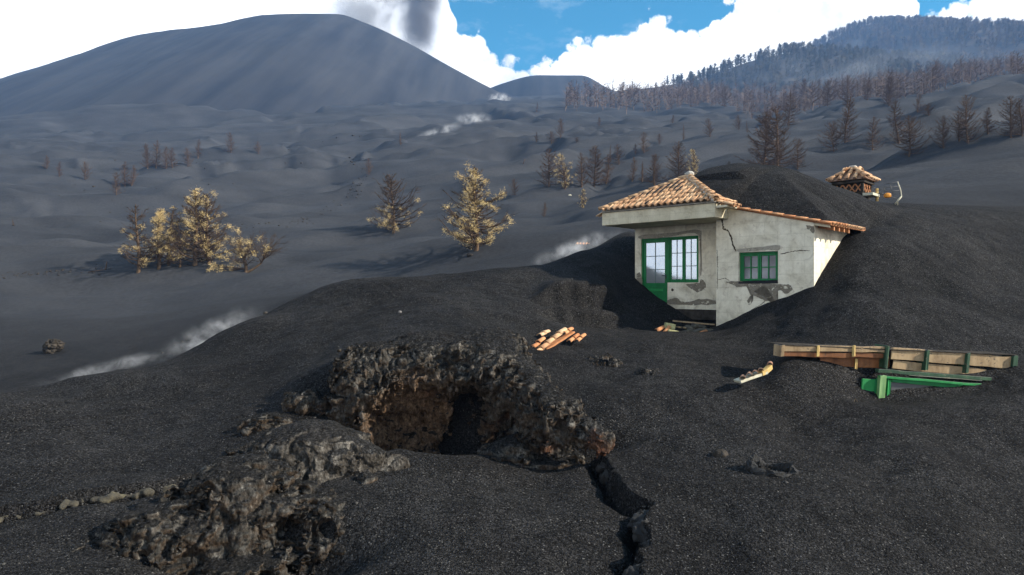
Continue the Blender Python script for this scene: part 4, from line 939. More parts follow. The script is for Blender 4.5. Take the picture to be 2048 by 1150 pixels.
# ash lodged in the tile channels of the hip face
simple('ash_patch', (0.018, 0.018, 0.020), (0.036, 0.036, 0.038), 40, 0.9, 0.9, 0.02)
for (i0, s0, s1) in ((5, .85, 1.5), (6, 1.0, 1.8), (7, .95, 2.1), (8, 0.9, 2.3), (9, 1.3, 2.35), (10, 1.2, 2.1), (11, 1.0, 1.6), (4, .7, 1.05), (8, .1, .4)):
    x = exl+dxc*i0; lim = min((x-exl)/(roof_apex.x-exl), (exr-x)/(exr-roof_apex.x))*slope_len-0.08; s1 = min(s1, lim)
    if s1-s0 < 0.15: continue
    V = []; n = 15; wv = 7
    for a in range(n):
        t = a/(n-1); s = s0+(s1-s0)*t; f = min(1, 5*t, 5*(1-t))
        for b in range(wv):
            u = b/(wv-1)*2-1; q = Vector((x, yE, zE))+up_dir*s+Vector((u*0.075*(0.35+0.65*f)+rnd.gauss(0, .006), 0, 0))+nrm*(0.040+(0.040*f*(1-u*u))+rnd.gauss(0, .004)+0.02*f)
            V.append(q)
    part('ash_streak', mesh_py('ash_streak', V, [tuple(int(q) for q in f) for f in grid_faces(n, wv)], True), roof, 'ash_patch')

# --- joinery
def frame_rect(x0, x1, z0, z1, w, y0, y1): return [(x0, x0+w, y0, y1, z0, z1), (x1-w, x1, y0, y1, z0, z1), (x0+w, x1-w, y0, y1, z1-w, z1), (x0+w, x1-w, y0, y1, z0, z0+w)]
def glazing(parent, x0, x1, z0, z1, nc, nr, yp, glass, bar, bw, barmat):
    dx = (x1-x0)/nc; dz = (z1-z0)/nr
    for i in range(nc):
        for j in range(nr):
            part('pane', boxes_mesh('pane', [(x0+i*dx+0.002, x0+(i+1)*dx-0.002, yp, yp+0.006, z0+j*dz+0.002, z0+(j+1)*dz-0.002)]), parent, glass)
    for i in range(1, nc): part('glazing_bar', boxes_mesh('glazing_bar', [(x0+i*dx-bw/2, x0+i*dx+bw/2, yp-bar, yp-0.001, z0, z1)]), parent, barmat)
    for j in range(1, nr): part('glazing_bar', boxes_mesh('glazing_bar', [(x0, x1, yp-bar+0.002, yp-0.0015, z0+j*dz-bw/2, z0+j*dz+bw/2)]), parent, barmat)
def window_back(parent, x0, x1, z0, z1, y): part('dark_backing', boxes_mesh('dark_backing', [(x0, x1, y, y+0.02, z0, z1)]), parent, 'metal_dark')
# door
dzb = -0.75
door = part('door', boxes_mesh('door', frame_rect(dx0+0.003, dx1, dzb, dzt-0.003, 0.055, YD+0.05, YD+0.16), 0.004), house, 'green_paint')
l0, l1 = dx0+0.062, dx1-0.058; pz = lp(1310, 566, YD)[1]
part('door_leaf', boxes_mesh('door_leaf', [(l0, l0+0.10, YD+0.075, YD+0.13, dzb, dzt-0.06), (l1-0.10, l1, YD+0.075, YD+0.13, dzb, dzt-0.06), (l0+0.10, l1-0.10, YD+0.075, YD+0.13, dzt-0.17, dzt-0.06), (l0+0.10, l1-0.10, YD+0.075, YD+0.13, dzb, pz)], 0.005), door, 'green_paint')
part('door_panel', boxes_mesh('door_panel', [(l0+0.17, l1-0.16, YD+0.060, YD+0.0745, pz-0.30, pz-0.19), (l0+0.15, l1-0.14, YD+0.064, YD+0.0745, pz-0.155, pz-0.135)], 0.008), door, 'green_bright')
glazing(door, l0+0.102, l1-0.102, pz+0.002, dzt-0.172, 2, 3, YD+0.095, 'glass_pale', 0.014, 0.024, 'muntin')
hz_ = lp(1330, 552, YD)[1]
part('door_handle', boxes_mesh('door_handle', [(l1-0.07, l1-0.03, YD+0.062, YD+0.074, hz_-0.10, hz_+0.06), (l1-0.20, l1-0.04, YD+0.030, YD+0.045, hz_+0.005, hz_+0.03), (l1-0.06, l1-0.04, YD+0.045, YD+0.064, hz_+0.005, hz_+0.03)], 0.003), door, 'metal_dark')
# tall window beside the door
win = part('window', boxes_mesh('window', frame_rect(dx1+0.003, gx1-0.003, gz0+0.003, dzt-0.003, 0.05, YD+0.05, YD+0.16), 0.004), house, 'green_paint')
a0, a1 = dx1+0.056, gx1-0.056; mid = (a0+a1)/2
for (s0, s1) in ((a0, mid-0.004), (mid+0.004, a1)):
    part('sash', boxes_mesh('sash', frame_rect(s0, s1, gz0+0.056, dzt-0.056, 0.055, YD+0.07, YD+0.12), 0.004), win, 'green_paint')
    glazing(win, s0+0.056, s1-0.056, gz0+0.112, dzt-0.112, 2, 3, YD+0.095, 'glass_pale', 0.014, 0.024, 'muntin')
# small window
wn = part('window', boxes_mesh('window', frame_rect(wx0+0.003, wx1-0.003, wz0+0.003, wz1-0.003, 0.06, 0.10, 0.20), 0.004), house, 'green_paint')
a0, a1 = wx0+0.066, wx1-0.066; mid = (a0+a1)/2
for (s0, s1) in ((a0, mid-0.003), (mid+0.003, a1)):
    part('sash', boxes_mesh('sash', frame_rect(s0, s1, wz0+0.066, wz1-0.066, 0.055, 0.115, 0.165), 0.004), wn, 'green_paint')
    glazing(wn, s0+0.056, s1-0.056, wz0+0.122, wz1-0.122, 2, 2, 0.145, 'glass_grey', 0.026, 0.034, 'green_paint')
bm = bmesh.new()
V = [(wx0, -0.01, wz0-0.03), (wx1, -0.01, wz0-0.03), (wx1, 0.10, wz0-0.03), (wx0, 0.10, wz0-0.03), (wx0, -0.01, wz0+0.02), (wx1, -0.01, wz0+0.05), (wx1, 0.10, wz0+0.08), (wx0, 0.10, wz0+0.05)]
part('sill_ash', mesh_py('sill_ash', V, [(3, 2, 1, 0), (4, 5, 6, 7), (0, 1, 5, 4), (1, 2, 6, 5), (2, 3, 7, 6), (3, 0, 4, 7)]), wn, 'ash_patch')

# --- wear: cracks and lost plaster, as seen on the walls
def ribbon(name, pts, w, yoff, mat, par, yp):
    Q = [Vector((lp(a, b, yp)[0], lp(a, b, yp)[1])) for a, b in pts]; R = []
    for a, b in zip(Q[:-1], Q[1:]):
        n = max(2, int((b-a).length/0.03))
        for k in range(n): R.append(a.lerp(b, k/n)+Vector((rnd.gauss(0, .008), rnd.gauss(0, .006))))
    V = []
    for i, q in enumerate(R):
        d = (R[min(i+1, len(R)-1)]-R[max(i-1, 0)]).normalized(); nn = Vector((-d.y, d.x)); ww = w*(0.5+rnd.random())*min(1, (len(R)-i)/6+0.25)
        V += [(q.x+nn.x*ww/2, yoff, q.y+nn.y*ww/2), (q.x-nn.x*ww/2, yoff, q.y-nn.y*ww/2)]
    part(name, mesh_py(name, V, [(2*i, 2*i+1, 2*i+3, 2*i+2) for i in range(len(R)-1)]), par, mat)
wall0 = [o for o in house.children if o.name.startswith('wall')][0]; wall_d = [o for o in house.children if o.get('label', '').startswith('porch wall')][0]
def wear(name, par, pts, yoff, yp, mat='peeled', jit=0.012):
    Q = [Vector(lp(a, b, yp)) for a, b in pts]; R = []
    n = len(Q)
    for i in range(n):
        a, b, c, d = Q[i-1], Q[i], Q[(i+1) % n], Q[(i+2) % n]
        for k in range(5):
            t = k/5; q = 0.5*((2*b)+(-a+c)*t+(2*a-5*b+4*c-d)*t*t+(-a+3*b-3*c+d)*t**3); R.append(q+Vector((rnd.gauss(0, jit), rnd.gauss(0, jit))))
    bm = bmesh.new(); f = bm.faces.new([bm.verts.new((q.x, yoff, q.y)) for q in R]); bmesh.ops.triangulate(bm, faces=[f]); bmesh.ops.recalc_face_normals(bm, faces=bm.faces)
    me = bpy.data.meshes.new(name); bm.to_mesh(me); bm.free(); part(name, me, par, mat)
ribbon('crack', [(1443, 425), (1445, 447), (1447, 458), (1456, 461), (1462, 473), (1466, 490), (1473, 505)], 0.045, -0.003, 'crack_dark', wall0, 0)
ribbon('crack', [(1562, 508), (1580, 504), (1598, 501), (1622, 501)], 0.022, -0.003, 'crack_dark', wall0, 0)
ribbon('crack', [(1435, 560), (1450, 556), (1462, 563)], 0.018, -0.003, 'crack_dark', wall0, 0)
ribbon('crack', [(1502, 620), (1520, 610), (1535, 598)], 0.014, -0.003, 'crack_dark', wall0, 0)
ribbon('crack', [(1434, 500), (1436, 540), (1434, 580)], 0.016, -0.003, 'crack_dark', wall0, 0)
wear('bare_patch', wall0, [(1452, 564), (1475, 562), (1500, 566), (1530, 566), (1556, 568), (1580, 570), (1584, 580), (1572, 588), (1560, 580), (1552, 588), (1558, 605), (1554, 612), (1549, 600), (1540, 596), (1534, 602), (1526, 598), (1538, 586), (1532, 574), (1520, 574), (1508, 584), (1500, 596), (1506, 600), (1500, 610), (1495, 602), (1502, 586), (1494, 574), (1476, 574), (1466, 570)], -0.004, 0, jit=0.008)
wear('bare_patch', wall0, [(1506, 583), (1520, 590), (1530, 594), (1527, 599), (1514, 594), (1503, 588)], -0.0055, 0, jit=0.005)
wear('bare_patch', wall0, [(1612, 450), (1627, 453), (1627, 466), (1620, 462)], -0.004, 0)
wear('bare_patch', wall0, [(1478, 498), (1520, 494), (1556, 490), (1558, 500), (1530, 500), (1480, 504)], -0.004, 0, 'peeled_light', 0.006)
wear('bare_patch', wall0, [(1492, 628), (1506, 620), (1516, 622), (1510, 630), (1494, 638)], -0.004, 0)
wear('bare_patch', wall_d, [(1372, 568), (1398, 566), (1402, 558), (1412, 568), (1408, 578), (1396, 584), (1384, 578)], YD-0.004, YD)
wear('bare_patch', wall_d, [(1336, 600), (1352, 596), (1366, 604), (1384, 602), (1402, 598), (1431, 600), (1432, 608), (1380, 610), (1338, 608)], YD-0.004, YD)
wear('bare_patch', wall_d, [(1274, 548), (1283, 550), (1284, 580), (1276, 582)], YD-0.004, YD)
wear('bare_patch', wall_d, [(1284, 470), (1340, 466), (1398, 460), (1402, 480), (1404, 540), (1399, 545), (1398, 470), (1340, 474), (1283, 478)], YD-0.004, YD, 'peeled_light', 0.006)
wear('bare_patch', wall_d, [(1343, 577), (1347, 578), (1347, 582), (1343, 582)], YD-0.004, YD, 'crack_dark', 0.003)

# --- ash drift that buries the rest of the roof
def roof_top(x, y):
    z = np.where(x < exr, 3.92-(3.92-zE)/(exr-roof_apex.x)*np.abs(x-roof_apex.x), rakez(x)+0.05)
    z = np.maximum(np.minimum(z, 3.92), rakez(np.maximum(x, 0.0))+0.05)
    return z
def build_drift():
    xs = np.arange(-4.2, 9.0, 0.05); ys = np.arange(-1.2, 15.0, 0.05); yy, xx = np.meshgrid(ys, xs, indexing='ij')
    X = HO.x+HC*xx-HS*yy; Y = HO.y+HS*xx+HC*yy
    T = terrain(X, Y)
    # distance inside the covered area: right of the hip, behind the verge, inside the eave
    hx, hy = roof_apex.x-exr, roof_apex.y-yE; hl = math.hypot(hx, hy)
    dh = ((xx-exr)*hy-(yy-yE)*hx)/hl-0.16+0.05*vnoise2(xx*2+3, yy*2, 3)
    dh = np.where(yy > roof_apex.y, xx-roof_apex.x-0.10+np.clip((yy-roof_apex.y), 0, 3)*0.9, dh)
    dv = yy-0.15+0.03*vnoise2(xx*3, yy*3, 4)+1.1*np.clip(0.50-xx, 0, None)
    de = XE-0.14-0.25*np.clip(0.4-yy, 0, 1)+0.05*vnoise2(yy*4, xx, 5)-xx+0.6*np.clip(yy-2.5, 0, None)
    d = np.minimum(np.minimum(dh, dv), de)
    # crest of the drift follows the buried ridge and sinks to the back
    c0 = np.array([-1.0, 4.6]); cd = np.array([0.396, 0.918]); s_ = (xx-c0[0])*cd[0]+(yy-c0[1])*cd[1]; p_ = (xx-c0[0])*cd[1]-(yy-c0[1])*cd[0]
    zc = np.interp(s_, [-6, -3, 0, 2.5, 5.2, 8, 12], [4.1, 4.55, 4.62, 3.95, 3.25, 2.7, 2.0])
    M = zc-0.42*(np.sqrt(p_*p_+1.6**2)-1.6)+0.05*fbm2(xx*0.9, yy*0.9, 3, 8)
    M = np.where(p_ < 0, M-0.25*p_*p_, M)
    edge_ = roof_top(xx, yy)+0.02+0.80*np.clip(d, 0, 9)**0.9
    k = 1.1; h = np.clip(0.5+0.5*(M-edge_)/k, 0, 1); A = M*(1-h)+edge_*h-k*h*(1-h)
    A = np.maximum(A, roof_top(xx, yy)+0.02)
    A = np.where(xx > XE-0.1, np.minimum(A, T)+np.maximum(A-T-0.5*(xx-XE+0.1), 0)*sstep(0, 1.5, d), A)
    k = 0.45; h = np.clip(0.5+0.5*(A-T)/k, 0, 1); Z = T*(1-h)+A*h+k*h*(1-h)
    Z = np.where(A < T-k*0.9, T-0.05, Z)
    Z = np.where((d < 0.25) & (A > T), np.minimum(Z, A+0.02), Z)
    edge = np.minimum.reduce([(xx-xs[0]), (xs[-1]-xx), (ys[-1]-yy)])
    Z = Z-0.2*(1-sstep(0, 1.0, edge))
    Z = np.where(xx > XE-0.1, T-0.04+(Z-T+0.04)*sstep(0.02, 1.0, d), Z)
    keep = (d > 0)
    V = np.stack([X, Y, Z], -1).reshape(-1, 3); Q = grid_faces(*X.shape)
    kq = keep.ravel()[Q].all(1) & ((Z-T).ravel()[Q].max(1) > -0.04)
    Q = Q[kq]; used = np.unique(Q); re = -np.ones(len(V), int); re[used] = np.arange(len(used))
    me = mesh_np('ash_mound', V[used], re[Q][:, ::1])
    if me.polygons[0].normal.z < 0: me.flip_normals()
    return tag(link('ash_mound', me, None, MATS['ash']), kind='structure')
build_drift()

# ------------------------------------------------------------------ chimney and aerial on the buried ridge
CHY = 27.5
cp = P(1706, 364, CHY); CM = Matrix.Translation(cp) @ Matrix.Rotation(HA, 4, 'Z')
chim = empty('chimney'); chim.location = cp-Vector((0, 0, 1.2)); tag(chim, 'brick lattice chimney with small tiled cap rising from the ash ridge', 'chimney')
w2 = 0.50
part('body', boxes_mesh('body', [(-w2, w2, -w2, w2, -1.6, -0.50), (-w2+0.05, w2-0.05, -w2+0.05, w2-0.05, -0.50, -0.06)], 0.01), chim, 'stone_dark', CM)
part('cap_slab', boxes_mesh('cap_slab', [(-0.62, 0.62, -0.62, 0.62, -0.13, -0.02)], 0.012), chim, 'stone_dark', CM)
for sx in (-1, 1):
    for sy in (-1, 1): part('corner_post', boxes_mesh('corner_post', [(sx*w2-0.05, sx*w2+0.05, sy*w2-0.05, sy*w2+0.05, -0.499, -0.131)]), chim, 'stone_dark', CM)
for k in range(4):
    for sg in (-1, 1):
        m = CM @ Matrix.Translation((-w2+0.15+0.235*k, -w2-0.012, -0.315)) @ Matrix.Rotation(sg*0.62, 4, 'Y')
        part('lattice_tile', boxes_mesh('lattice_tile', [(-0.022, 0.022, -0.02+0.01*sg, 0.02+0.01*sg, -0.19, 0.19)]), chim, 'wood_orange', m)
for k in range(3):
    for sg in (-1, 1):
        m = CM @ Matrix.Translation((w2+0.012, -w2+0.2+0.3*k, -0.315)) @ Matrix.Rotation(sg*0.62, 4, 'X')
        part('lattice_tile', boxes_mesh('lattice_tile', [(-0.02+0.01*sg, 0.02+0.01*sg, -0.022, 0.022, -0.19, 0.19)]), chim, 'wood_orange', m)
part('ledge', boxes_mesh('ledge', [(w2+0.02, w2+0.40, -w2-0.05, w2-0.2, -0.66, -0.55)], 0.01), chim, 'metal_pale', CM)
ce = 0.72; ca = 0.56
me = mesh_py('cap_deck', [(-ce, -ce, 0), (ce, -ce, 0), (ce, ce, 0), (-ce, ce, 0), (0, 0, ca-0.05)], [(3, 2, 1, 0), (0, 1, 4), (1, 2, 4), (2, 3, 4), (3, 0, 4)])
cap_ = part('cap_roof', me, chim, 'tile_dark', CM)
for side in range(4):
    Rm = Matrix.Rotation(side*math.pi/2, 4, 'Z'); a = Vector((0, 1, ca/ce)); n_ = Vector((0, -ca/ce, 1)).normalized()
    for i in range(5):
        x = -ce+ce*2*(i+0.5)/5; lim = ce-abs(x)
        for k in range(2):
            if k*0.30 < lim+0.05: put_tile(cap_, Vector((x, -ce-0.05+0.30*k, ca/ce*0.30*k+0.02)), a, n_, 'cover', 'tile', base=CM @ Rm, scale=1.05 if lim > 0.3 else 0.8)
    q0 = Rm @ Vector((-ce-0.03, -ce-0.03, 0.03)); q1 = Rm @ Vector((0, 0, ca+0.02))
    for k in range(3): put_tile(cap_, q0.lerp(q1, k/3.05)+Vector((0, 0, 0.02)), q1-q0, (0, 0, 1), 'ridge', 'tile', base=CM, scale=0.88)
part('finial_tile', boxes_mesh('finial_tile', [(-0.13, 0.13, -0.12, 0.12, ca-0.02, ca+0.09)], 0.03), cap_, 'mortar', CM)

# bent television aerial
def rod(pts, r, name, parent, mat, sides=5):
    V = []; Fs = []
    pts = [Vector(p) for p in pts]
    for i, p in enumerate(pts):
        d = (pts[min(i+1, len(pts)-1)]-pts[max(i-1, 0)]).normalized(); u = d.orthogonal().normalized(); v_ = d.cross(u)
        for k in range(sides):
            a = 2*math.pi*k/sides; V.append(p+u*(math.cos(a)*r)+v_*(math.sin(a)*r))
    for i in range(len(pts)-1):
        for k in range(sides): Fs.append((i*sides+k, i*sides+(k+1) % sides, (i+1)*sides+(k+1) % sides, (i+1)*sides+k))
    Fs += [tuple(reversed(range(sides))), tuple(range((len(pts)-1)*sides, len(pts)*sides))]
    return link(name, mesh_py(name, V, Fs, True), parent, MATS[mat])
AY = 27.0
ant = empty('television_aerial'); ant.location = P(1795, 405, AY); tag(ant, 'bent television aerial with orange box beside the chimney', 'aerial')
rod([P(1795, 412, AY), P(1795, 400, AY), P(1803, 392, AY), P(1801, 380, AY), P(1795, 363, AY)], 0.022, 'mast', ant, 'metal_pale')
rod([P(1740, 385, AY-.1), P(1760, 388, AY-.05), P(1795, 397, AY)], 0.012, 'boom', ant, 'metal_dark')
rod([P(1790, 408, AY), P(1803, 393, AY-.05)], 0.028, 'brace', ant, 'metal_pale')
for (a, b) in (((1768, 369), (1797, 363)), ((1770, 376), (1798, 372)), ((1769, 383), (1799, 381)), ((1780, 366), (1787, 392)), ((1742, 374), (1752, 377)), ((1744, 382), (1752, 384)), ((1757, 380), (1770, 379)), ((1758, 386), (1770, 389)), ((1768, 376), (1770, 384))):
    rod([P(a[0], a[1], AY-.08), P(b[0], b[1], AY-.05)], 0.008, 'element', ant, 'metal_dark', 4)
bm = bmesh.new(); bmesh.ops.create_icosphere(bm, subdivisions=2, radius=1.0)
for v in bm.verts: v.co = Vector((math.copysign(abs(v.co.x)**0.7, v.co.x)*0.13, math.copysign(abs(v.co.y)**0.7, v.co.y)*0.10, math.copysign(abs(v.co.z)**0.7, v.co.z)*0.105))
me = bpy.data.meshes.new('junction_box'); bm.to_mesh(me); bm.free(); link('junction_box', me, ant, MATS['plastic_orange'], Matrix.Translation(P(1775, 391, AY-.12)))
post = link('wooden_peg', boxes_mesh('wooden_peg', [(-0.045, 0.045, -0.04, 0.04, -0.35, 0.16)], 0.01), None, MATS['wood_yellow'], Matrix.Translation(P(1754, 385, AY+0.1)))
tag(post, 'short yellow wooden peg between the chimney and the aerial', 'peg')
# ------------------------------------------------------------------ the second, almost fully buried house at lower right
def beam_mesh(name, a, b, h, d, bevel=0.006, slant=0.0):
    """box from world point a to b (centre line of its upper front edge), h downwards, d away from the viewer"""
    a = Vector(a); b = Vector(b); x = (b-a); L = x.length; x.normalize(); z = Vector((0, 0, 1)); y = z.cross(x).normalized(); z = x.cross(y)
    z = (z+y*slant).normalized(); y = z.cross(x)
    me = boxes_mesh(name, [(0, L, 0, d, -h, 0)], 0)
    bm = bmesh.new(); bm.from_mesh(me); n = max(1, int(L/0.35)); ed = [e for e in bm.edges if abs(e.verts[0].co.x-e.verts[1].co.x) > L*0.5]
    bmesh.ops.subdivide_edges(bm, edges=ed, cuts=n, use_grid_fill=True)
    rj = random.Random(int(L*1000)+int(h*7000)); off = {}
    for v in bm.verts:
        key = round(v.co.x, 3)
        if key not in off: off[key] = (rj.gauss(0, min(.006, h*.06)), rj.gauss(0, min(.009, h*.08)))
        v.co.y += off[key][0]; v.co.z += off[key][1]
        if v.co.x < 0.01 or v.co.x > L-0.01: v.co.x += rj.gauss(0, min(0.02, L*0.03))
    if bevel: bmesh.ops.bevel(bm, geom=[e for e in bm.edges if e.calc_face_angle(0) > 0.8], offset=min(bevel, h*.2), segments=1, affect='EDGES')
    bm.to_mesh(me); bm.free(); M = Matrix((x, y, z)).transposed().to_4x4(); M.translation = a
    return me, M
def BY(px): return 14.85+0.5*(px-1563)/472.0
def beam(parent, name, x0, y0, x1, y1, hpx, depth, mat, off=0.0, label=None, slant=0.0):
    a = P(x0, y0, BY(x0)+off); b = P(x1, y1, BY(x1)+off); h = hpx/F*(a.y+b.y)/2
    me, M = beam_mesh(name, a, b, h, depth, slant=slant); return part(name, me, parent, mat, M, label)
b2 = empty('buried_house'); b2.location = P(1790, 790, 14.8); tag(b2, 'wooden eave and green window frame of a house buried in ash at lower right', 'house')
beam(b2, 'eave_board', 1563, 690, 1777, 693, 12, 0.03, 'wood_pale')
beam(b2, 'eave_board', 1566, 703, 1777, 707, 10, 0.03, 'wood_rust', 0.03)
beam(b2, 'eave_board', 1785, 694, 2030, 714, 24, 0.03, 'wood_pale', 0.03)
beam(b2, 'eave_board', 1785, 720, 1975, 738, 17, 0.03, 'wood_pale', 0.07)
beam(b2, 'end_board', 1563, 690, 1570, 690.5, 23, 0.35, 'wood_pale', -0.02)
beam(b2, 'roof_deck', 1562, 688.5, 2036, 709.5, 2, 0.7, 'stone_dark', 0.0)
for px in (1637, 1709): beam(b2, 'batten', px-3, 691.5, px+3, 691.7, 22, 0.03, 'wood_yellow', -0.035)
beam(b2, 'batten', 1711, 717, 1716, 717.3, 21, 0.03, 'wood_yellow', 0.10)
beam(b2, 'soffit_board', 1640, 708, 1780, 714, 24, 0.03, 'wood_rust', 0.16)
for (px, y0, h) in ((1777, 692, 46), (1857, 700, 40), (1939, 706, 40)): beam(b2, 'rafter', px-3, y0, px+3, y0+0.6, h, 0.42, 'green_old', -0.06)
beam(b2, 'rafter', 2028, 711, 2037, 712, 21, 0.35, 'green_old', -0.05)
beam(b2, 'gutter', 1757, 738, 1985, 755, 7, 0.12, 'green_old', -0.16)
beam(b2, 'gutter', 1820, 749, 1965, 760, 2, 0.10, 'metal_pale', -0.15)
fr = beam(b2, 'window_frame', 1760, 751, 1988, 770, 5, 0.08, 'green_bright', -0.20)
beam(fr, 'frame_post', 1761, 751, 1773, 752, 60, 0.10, 'green_pale', -0.215)
beam(fr, 'frame_post', 1776, 758, 1783, 758.5, 50, 0.08, 'green_bright', -0.17)
beam(fr, 'sash_rail', 1783, 757, 1925, 769, 8, 0.06, 'green_paint', -0.15)
beam(fr, 'sash_post', 1917, 768, 1926, 769, 24, 0.06, 'green_bright', -0.155)
beam(fr, 'pane', 1783, 762, 1918, 772, 40, 0.006, 'glass_dusty', -0.11)
beam(fr, 'shutter', 1723, 757, 1759, 759, 34, 0.03, 'green_bright', -0.10)
beam(fr, 'shutter_batten', 1752, 757, 1757, 757.4, 34, 0.03, 'green_paint', -0.125)

# piece of eave with four tiles sticking out of the ash
fg = empty('roof_fragment'); fg.location = P(1510, 765, 14.0); tag(fg, 'broken strip of eave with curved brown tiles tilted in the ash', 'roof fragment')
me, M = beam_mesh('slab', P(1480, 762, 13.9), P(1536, 742, 14.2), 0.06, 0.22, 0.008); part('slab', me, fg, 'metal_pale', M)
me, M = beam_mesh('batten', P(1525, 744, 14.1), P(1545, 730, 14.3), 0.10, 0.12, 0.008); part('batten', me, fg, 'wood_yellow', M)
for k, (px, py) in enumerate(((1486, 757), (1498, 752), (1510, 747), (1522, 742), (1540, 731))):
    put_tile(fg, P(px, py, 13.86+0.05*k)+Vector((0, 0, 0.0)), (0.35, 1, 0.0), (-0.2, 0, 1), 'cover', 'tile_dark', base=Matrix.Identity(4), scale=0.78)

# tile rows showing through the ash left of the porch
tr = empty('buried_tile_roof'); tr.location = P(1100, 690, 16.6); tag(tr, 'two rows of bright orange roof tiles emerging from the dark ash beside the lava', 'roof')
def wtiles(parent, a, b, n, mt='tile_bright', sc=1.0, kind='cover', up=(0, -0.25, 1)):
    a = Vector(a); b = Vector(b)
    for k in range(n): put_tile(parent, a.lerp(b, k/n)+Vector((0, 0, 0.008*k)), (b-a)-Vector(up)*0.03*(b-a).length, up, kind, mt, base=Matrix.Identity(4), scale=sc)
wtiles(tr, P(1068, 709, 16.3), P(1128, 662, 17.8), 5, 'tile', sc=1.0)
wtiles(tr, P(1054, 704, 16.35), P(1086, 679, 17.2), 3, sc=0.85)
wtiles(tr, P(1078, 672, 17.5), P(1094, 664, 18.0), 2, 'tile', 0.9)
wtiles(tr, P(1138, 684, 17.4), P(1154, 671, 17.9), 2, sc=0.8); wtiles(tr, P(1153, 683, 17.45), P(1168, 671, 17.95), 2, sc=0.8)
wtiles(tr, P(1127, 668, 17.6), P(1142, 658, 18.2), 2, sc=0.9)
me, M = beam_mesh('batten', P(1078, 709, 16.4), P(1150, 662, 18.0), 0.05, 0.16, 0.006); part('batten', me, tr, 'wood_orange', M)

# rubble in the pit under the porch
def loose(name, a, b, h, d, mat, label, cat):
    me, M = beam_mesh(name, a, b, h, d, 0.008); o = link(name, me, None, MATS[mat], M); return tag(o, label, cat)
RY = 21.2
loose('plank', P(1355, 652, RY+.2), P(1431, 660, RY+.7), 0.05, 0.12, 'wood_pale', 'long grey board at the back of the porch pit', 'plank')
loose('plank', P(1338, 658, RY-.5), P(1392, 668, RY-.5), 0.10, 0.10, 'plank_yellow', 'pale yellow board lying in the porch pit', 'plank')
loose('plank', P(1346, 640, RY+.9), P(1430, 648, RY+.9), 0.05, 0.10, 'wood_pale', 'thin weathered board along the foot of the porch wall', 'plank')
loose('block', P(1333, 645, RY-.1), P(1352, 649, RY-.1), 0.17, 0.20, 'plank_yellow', 'broken greenish block among tiles in the porch pit', 'block')
for (a, b, lab) in (((1312, 662), (1330, 652), 'orange roof tile leaning left in the porch pit'), ((1327, 668), (1340, 650), 'orange roof tile standing upright in the porch pit'), ((1400, 668), (1412, 662), 'orange tile shard at the right end of the porch pit')):
    o = put_tile(None, P(a[0], a[1], RY-.45), P(b[0], b[1], RY-.2)-P(a[0], a[1], RY-.45), (0, -1, 0.5), 'cover', 'tile_bright', base=Matrix.Identity(4), scale=0.85); tag(o, lab, 'roof tile')
blob_rock('rubble', 1385, 655, RY+.45, (0.55, 0.22, 0.10), 131, 'dark crumbled rubble ledge in the porch pit', 'rubble', 'crust', vox=0.03)
blob_rock('rubble', 1400, 664, RY+.0, (0.42, 0.18, 0.09), 132, 'lower dark rubble lump in front of the ledge in the porch pit', 'rubble', 'crust', vox=0.03)
# small sticks and scraps
h = hit(1711, 804, 9)
o = rod([h+Vector((-0.04, 0, -0.02)), h+Vector((0.0, 0, 0.07)), h+Vector((0.05, 0.02, 0.0))], 0.007, 'stick', None, 'wood_pale'); tag(o, 'small pale bent stick in the ash under the buried window', 'stick')
h = hit(1140, 392, 40)
o = blob_rock('stone', 1140, 392, h.y, (h.y/F*4, h.y/F*3, h.y/F*3), 144, 'tiny bright yellowish tuft on the slope left of the roof', 'tuft', 'metal_pale', vox=h.y/F*0.7, drip=0); o.location = h; o.name = 'needle_tuft'
# buried roof edge glowing through steam left of the porch
h = hit(1165, 491, 30)
bt = empty('buried_tile_roof'); bt.location = h; tag(bt, 'short row of tiles just showing through steam left of the house', 'roof')
for k in range(5): put_tile(bt, h+Vector((-0.5+0.25*k, 0, 0.02)), (0.3, 1, 0.35), (0, 0, 1), 'cover', 'tile_bright', base=Matrix.Identity(4), scale=1.3)

# curled scrap on the right-hand ash
def curl():
    c = hit(1541, 944, 8.0); rs = np.random.RandomState(3); V = []; n, m = 44, 12
    for i in range(n):
        a = 2*math.pi*i/n; rx, ry = 0.30*(1+0.10*math.sin(2*a+1)), 0.20
        lipz = 0.075+0.035*math.sin(3*a)+0.045*max(0, math.cos(a))**2+0.05*max(0, -math.cos(a))**3
        for j in range(m):
            b = 2*math.pi*j/m; w = 0.045*(1+0.5*math.sin(5*a+b)); rr = 1+w/0.25*math.cos(b)
            q = Vector((rx*rr*math.cos(a), ry*rr*math.sin(a), lipz*0.5+lipz*math.sin(b)*0.9+0.02*math.cos(4*a+2*b)))
            V.append(q+Vector(rs.randn(3)*0.010))
    Fs = [(i*m+j, ((i+1) % n)*m+j, ((i+1) % n)*m+(j+1) % m, i*m+(j+1) % m) for i in range(n) for j in range(m)]
    V += [Vector((0, 0, 0.01))]; k0 = len(V)-1
    o = link('curled_scrap', mesh_py('curled_scrap', V, Fs, False), None, MATS['crust_dark'], Matrix.Translation((c.x, c.y, tz(c.x, c.y)-0.035)) @ Matrix.Rotation(0.16, 4, 'Y') @ Matrix.Rotation(0.25, 4, 'X') @ Matrix.Rotation(-0.15, 4, 'Z'))
    tag(o, 'dark curled scrap shaped like a shallow dish on the near ash', 'scrap')
curl()
